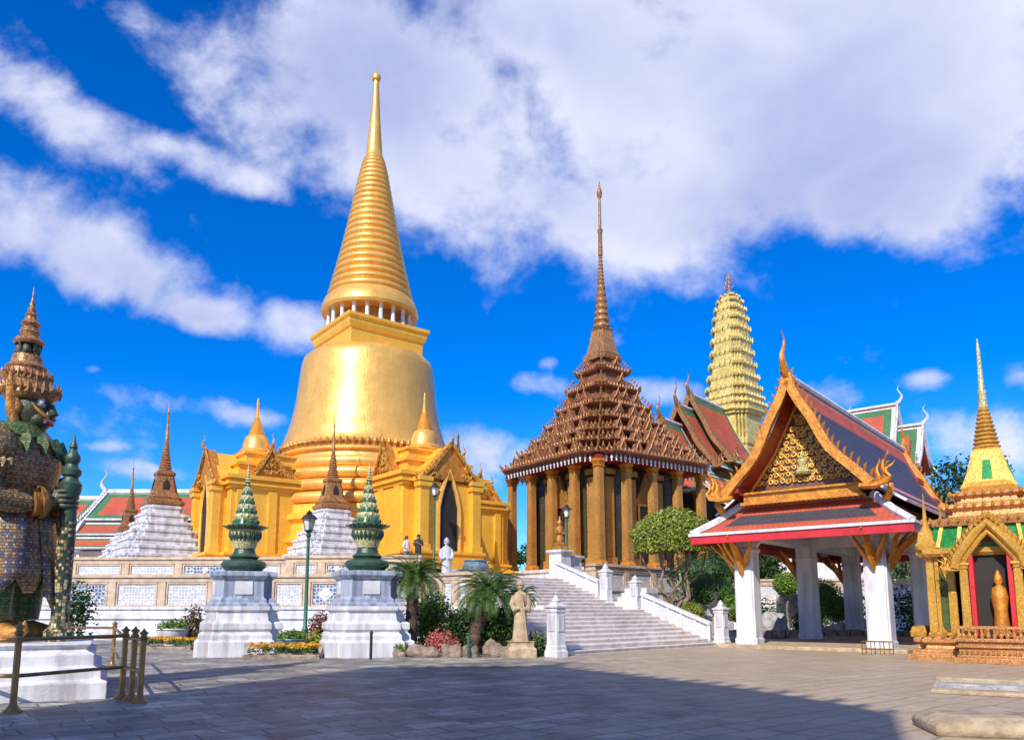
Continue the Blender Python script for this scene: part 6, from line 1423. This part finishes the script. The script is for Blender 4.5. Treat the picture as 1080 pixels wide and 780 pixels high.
def visitor(label, loc, rz, shirt, pants, h=1.68, seed=0, arm=0):
    t = thing('person', label, 'person', loc, rz, 'visitors on the upper terrace', h / 1.7)
    leg = lambda s_: [('pelvis', (0, 0, .95), .13), ('hip%d' % s_, (.09 * s_, 0, .86), .095), ('knee%d' % s_, (.1 * s_, -.02, .48), .062), ('ank%d' % s_, (.1 * s_, .02, .09), .042), ('toe%d' % s_, (.11 * s_, -.15, .04), .035)]
    hz = 1.0 if not arm else 1.25
    ar = lambda s_: [('chest', (0, 0, 1.32), .15), ('sh%d' % s_, (.19 * s_, 0, 1.38), .062), ('el%d' % s_, (.25 * s_, .02, 1.10), .045), ('wr%d' % s_, (.2 * s_ if not arm else .08 * s_, -.16 if not arm else -.25, hz), .032), ('hn%d' % s_, (.19 * s_ if not arm else .05 * s_, -.22 if not arm else -.3, hz + (-.05 if not arm else .06)), .035)]
    skin('body', [[('pelvis', (0, 0, .95), .13), ('belly', (0, 0, 1.1), .125), ('chest', (0, 0, 1.32), .15), ('neck', (0, 0, 1.47), .055), ('jaw', (0, -.02, 1.54), .075), ('skull', (0, 0, 1.62), .095)], leg(1), leg(-1), ar(1), ar(-1)], M['skin'], t)
    b = MB(); b.loft(circ(18), [(.19, .88, .15), (.185, 1.05, .145), (.205, 1.3, .15), (.2, 1.42, .12), (.08, 1.5, .075)])
    for s_ in (-1, 1): b.tube([(.17 * s_, 0, 1.42), (.25 * s_, .01, 1.22), (.26 * s_, .02, 1.1)], [.085, .075, .07], 10)
    b.build('shirt', M[shirt], t, True, 60)
    b = MB(); b.loft(circ(16), [(.185, .80, .14), (.18, .95, .14)]);
    for s_ in (-1, 1): b.tube([(.09 * s_, 0, .86), (.1 * s_, -.01, .48), (.1 * s_, .02, .12)], [.115, .085, .075], 10)
    b.build('trousers', M[pants], t, True, 60)
    b = MB(); b.ball((0, .02, 1.645), (.105, .115, .11), 0, 16, 10); b.ball((0, .08, 1.56), (.09, .06, .1), 0, 10, 8); b.build('hair', M['hair'], t, True)
    b = MB(); b.ball((0, -.105, 1.575), (.014, .022, .025), 0, 8, 6)
    b.build('nose', M['skin'], t, True)
q = at(429, 575, 43.4); visitor('visitor in a loose white shirt on the upper terrace, above the tall cycad', (q.x, 43.4, 4.0), 60, 'cloth_white', 'cloth_blue', 1.72, 1)
q = at(441, 575, 42.25); visitor('visitor in dark clothes with raised hands on the upper terrace, beside the lamp post', (q.x, 42.25, 4.0), -20, 'cloth_dark', 'cloth_dark', 1.7, 2, 1)

# ------------------------------------------------------------------ garden right of the stairway and behind the pavilion
def dome_tree():
    q = at(716, 640, 38.5); rg = random.Random(21); t = thing('clipped_dome_tree', 'large dome-clipped tree with several pale stems right of the stairway', 'topiary tree', (q.x, 39.2, .0), 0)
    zc = Z(566, 39.2); k = MB()
    for i in range(7):
        a = i * .9; branchy(k, (.12 * math.cos(a), .12 * math.sin(a), -.1), (.8 * math.cos(a * 1.7), .8 * math.sin(a * 1.7), zc - .7), .11, .05, 6, 0, .18, rg)
    for s_ in (-1, 1): branchy(k, (.1 * s_, 0, 1.2), (1.7 * s_, .2, zc - .8), .09, .04, 6, 0, .16, rg)
    k.build('trunk', M['bark_pale'], t, True)
    c = MB()
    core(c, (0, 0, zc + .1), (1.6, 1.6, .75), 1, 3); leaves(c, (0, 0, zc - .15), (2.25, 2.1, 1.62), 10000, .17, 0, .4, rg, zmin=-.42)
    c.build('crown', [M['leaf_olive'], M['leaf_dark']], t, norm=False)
dome_tree()
for i, (px, py, Y, r, m, l, s_) in enumerate((
    (752, 622, 41, (1.6, 1.2, .95), 'leaf', 'broad clipped green mound behind the brown statue, right of the stairway', .1),
    (775, 640, 40, (.9, .8, .7), 'leaf_bright', 'bright clipped mound between brown statue and left pavilion pillar', .1),
    (728, 645, 39.5, (.7, .6, .55), 'leaf_olive', 'olive clipped mound below the dome-clipped tree', .1),
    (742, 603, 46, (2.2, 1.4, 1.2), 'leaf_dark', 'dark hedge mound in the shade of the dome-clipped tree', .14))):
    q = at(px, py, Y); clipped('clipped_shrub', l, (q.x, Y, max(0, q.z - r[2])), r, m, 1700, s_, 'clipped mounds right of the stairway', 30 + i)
for i, (px, py, Y, r, l) in enumerate(((866, 629, 46, 1.25, 'clipped green ball tree seen between the inner pavilion pillars'), (884, 640, 47.5, .8, 'smaller clipped ball tree behind the inner pavilion pillar'), (829, 615, 48, .8, 'clipped ball seen high between the left pavilion pillars'))):
    q = at(px, py, Y); clipped('ball_topiary', l, (q.x, Y, 0), (r, r, r * .95), 'leaf_bright', 1500, .12, 'clipped ball trees behind the pavilion', 40 + i, q.z - r * .95)
for i, (px, py, Y, r, m, l) in enumerate(((815, 665, 44, (.9, .7, .9), 'rock_grey', 'pale rock seen through the left opening of the pavilion'), (838, 640, 50, (1.3, .8, 2.2), 'rock_grey', 'tall pale rock mass behind the pavilion'), (880, 668, 45, (.8, .6, .5), 'rock_grey', 'low pale rock behind the inner pavilion pillar'), (858, 672, 44, (.7, .5, .35), 'rock', 'low brown rock under the clipped ball tree'), (742, 672, 38, (.6, .5, .4), 'rock', 'brown rock beside the right foot of the stairway'), (985, 676, 36, (.7, .5, .5), 'rock', 'brown rock between the pavilion and the gilded shrine'), (775, 672, 37.5, (.5, .4, .35), 'rock_grey', 'grey rock beside the left pavilion pillar'))):
    q = at(px, py, Y); rock(l, (q.x, Y, 0), r, m, 20 + i, 'rocks of the garden behind the pavilion')
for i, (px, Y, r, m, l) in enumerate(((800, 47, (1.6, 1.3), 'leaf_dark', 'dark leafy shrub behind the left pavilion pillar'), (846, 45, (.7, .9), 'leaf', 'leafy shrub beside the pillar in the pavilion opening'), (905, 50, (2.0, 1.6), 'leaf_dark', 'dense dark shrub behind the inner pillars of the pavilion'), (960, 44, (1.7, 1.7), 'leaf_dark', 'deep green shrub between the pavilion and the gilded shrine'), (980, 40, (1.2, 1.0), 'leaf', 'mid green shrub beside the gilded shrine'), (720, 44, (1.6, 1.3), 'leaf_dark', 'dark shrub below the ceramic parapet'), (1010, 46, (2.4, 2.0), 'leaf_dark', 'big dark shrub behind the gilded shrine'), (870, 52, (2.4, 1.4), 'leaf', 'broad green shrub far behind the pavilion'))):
    q = at(px, 640, Y); bush('garden_shrub', l, (q.x, Y, 0), r, m, 1300, .2, 'loose shrubs of the garden behind the pavilion', seed=50 + i)
w = thing('garden_wall', 'low rubble wall of the garden behind the pavilion', 'wall', (12, 43, 0), -4); b = MB()
for i in range(26): b.box((i * .7, rng.uniform(-.06, .06), .22 + rng.uniform(-.03, .05)), (.66, .45 + rng.uniform(-.08, .08), .46), rng.uniform(-6, 6))
b.build('stones', M['rock'], w, bevel=.05)
# terrace front under the hall gables, far right, and screening trees
panel_wall('white terrace wall closing the garden behind the pavilion', (15.5, 54), (44, 52), (0, 2.2, 3.3, 3.7), 8, 'lower terrace walls with ceramic panels', [M['white'], M['tan'], M['panel_pale'], M['panel_blue']])
for i, (px, Y, h, cr, l) in enumerate(((1000, 47, 11.3, (3.3, 3.2), 'leafy tree rising between the pavilion roof and the gilded spire'), (1078, 38, 8.2, (2.6, 2.4), 'leafy tree at the right edge behind the gilded shrine'), (1050, 52, 10, (4, 3.2), 'tree behind the gilded shrine roof'), (960, 56, 8.5, (3.0, 2.8), 'tree behind the open pavilion'), (800, 56, 6.0, (2.2, 2.0), 'small dark tree behind the left pavilion pillar'))):
    q = at(px, 600, Y); tree('broadleaf_tree', l, (q.x, Y, 0), h, cr, 'leaf' if i % 2 else 'leaf_dark', 'tree', 'trees behind the pavilion and shrine', .34, 2600, .4, 'bark', 60 + i)
for i in range(14):
    x = -95 + i * 15.5; tree('distant_tree', 'dark tree on the far side of the temple precinct', (x, 118 + (i % 3) * 6, 0), 10 + (i * 7 % 4), (6, 4.4), 'leaf_dark', 'tree', 'far trees beyond the precinct', .9, 900, .3, 'bark', 80 + i, .3)
far = thing('precinct_wall', 'long white wall closing the far side of the precinct', 'wall', (0, 112, 0), 0); b = MB(); b.box((20, 0, 2.5), (260, .8, 5)); b.build('wall', M['white_worn'], far); b = MB(); b.box((20, 0, 5.15), (260, 1.3, .3)); b.build('coping', M['tan'], far)
# low cage of stanchions by the right pavilion pillar
cg = thing('wire_stand', 'small wire stand on the paving at the foot of the right front pavilion pillar', 'stand', gnd(926, 690), -40); b = MB()
for x in (-.45, -.15, .15, .45):
    for y in (-.25, .25): b.tube([(x, y, 0), (x, y, .48)], .018, 6)
for z in (.2, .46):
    for y in (-.25, .25): b.tube([(-.48, y, z), (.48, y, z)], .018, 6)
    for x in (-.45, .45): b.tube([(x, -.27, z), (x, .27, z)], .018, 6)
b.build('frame', M['brass'], cg)
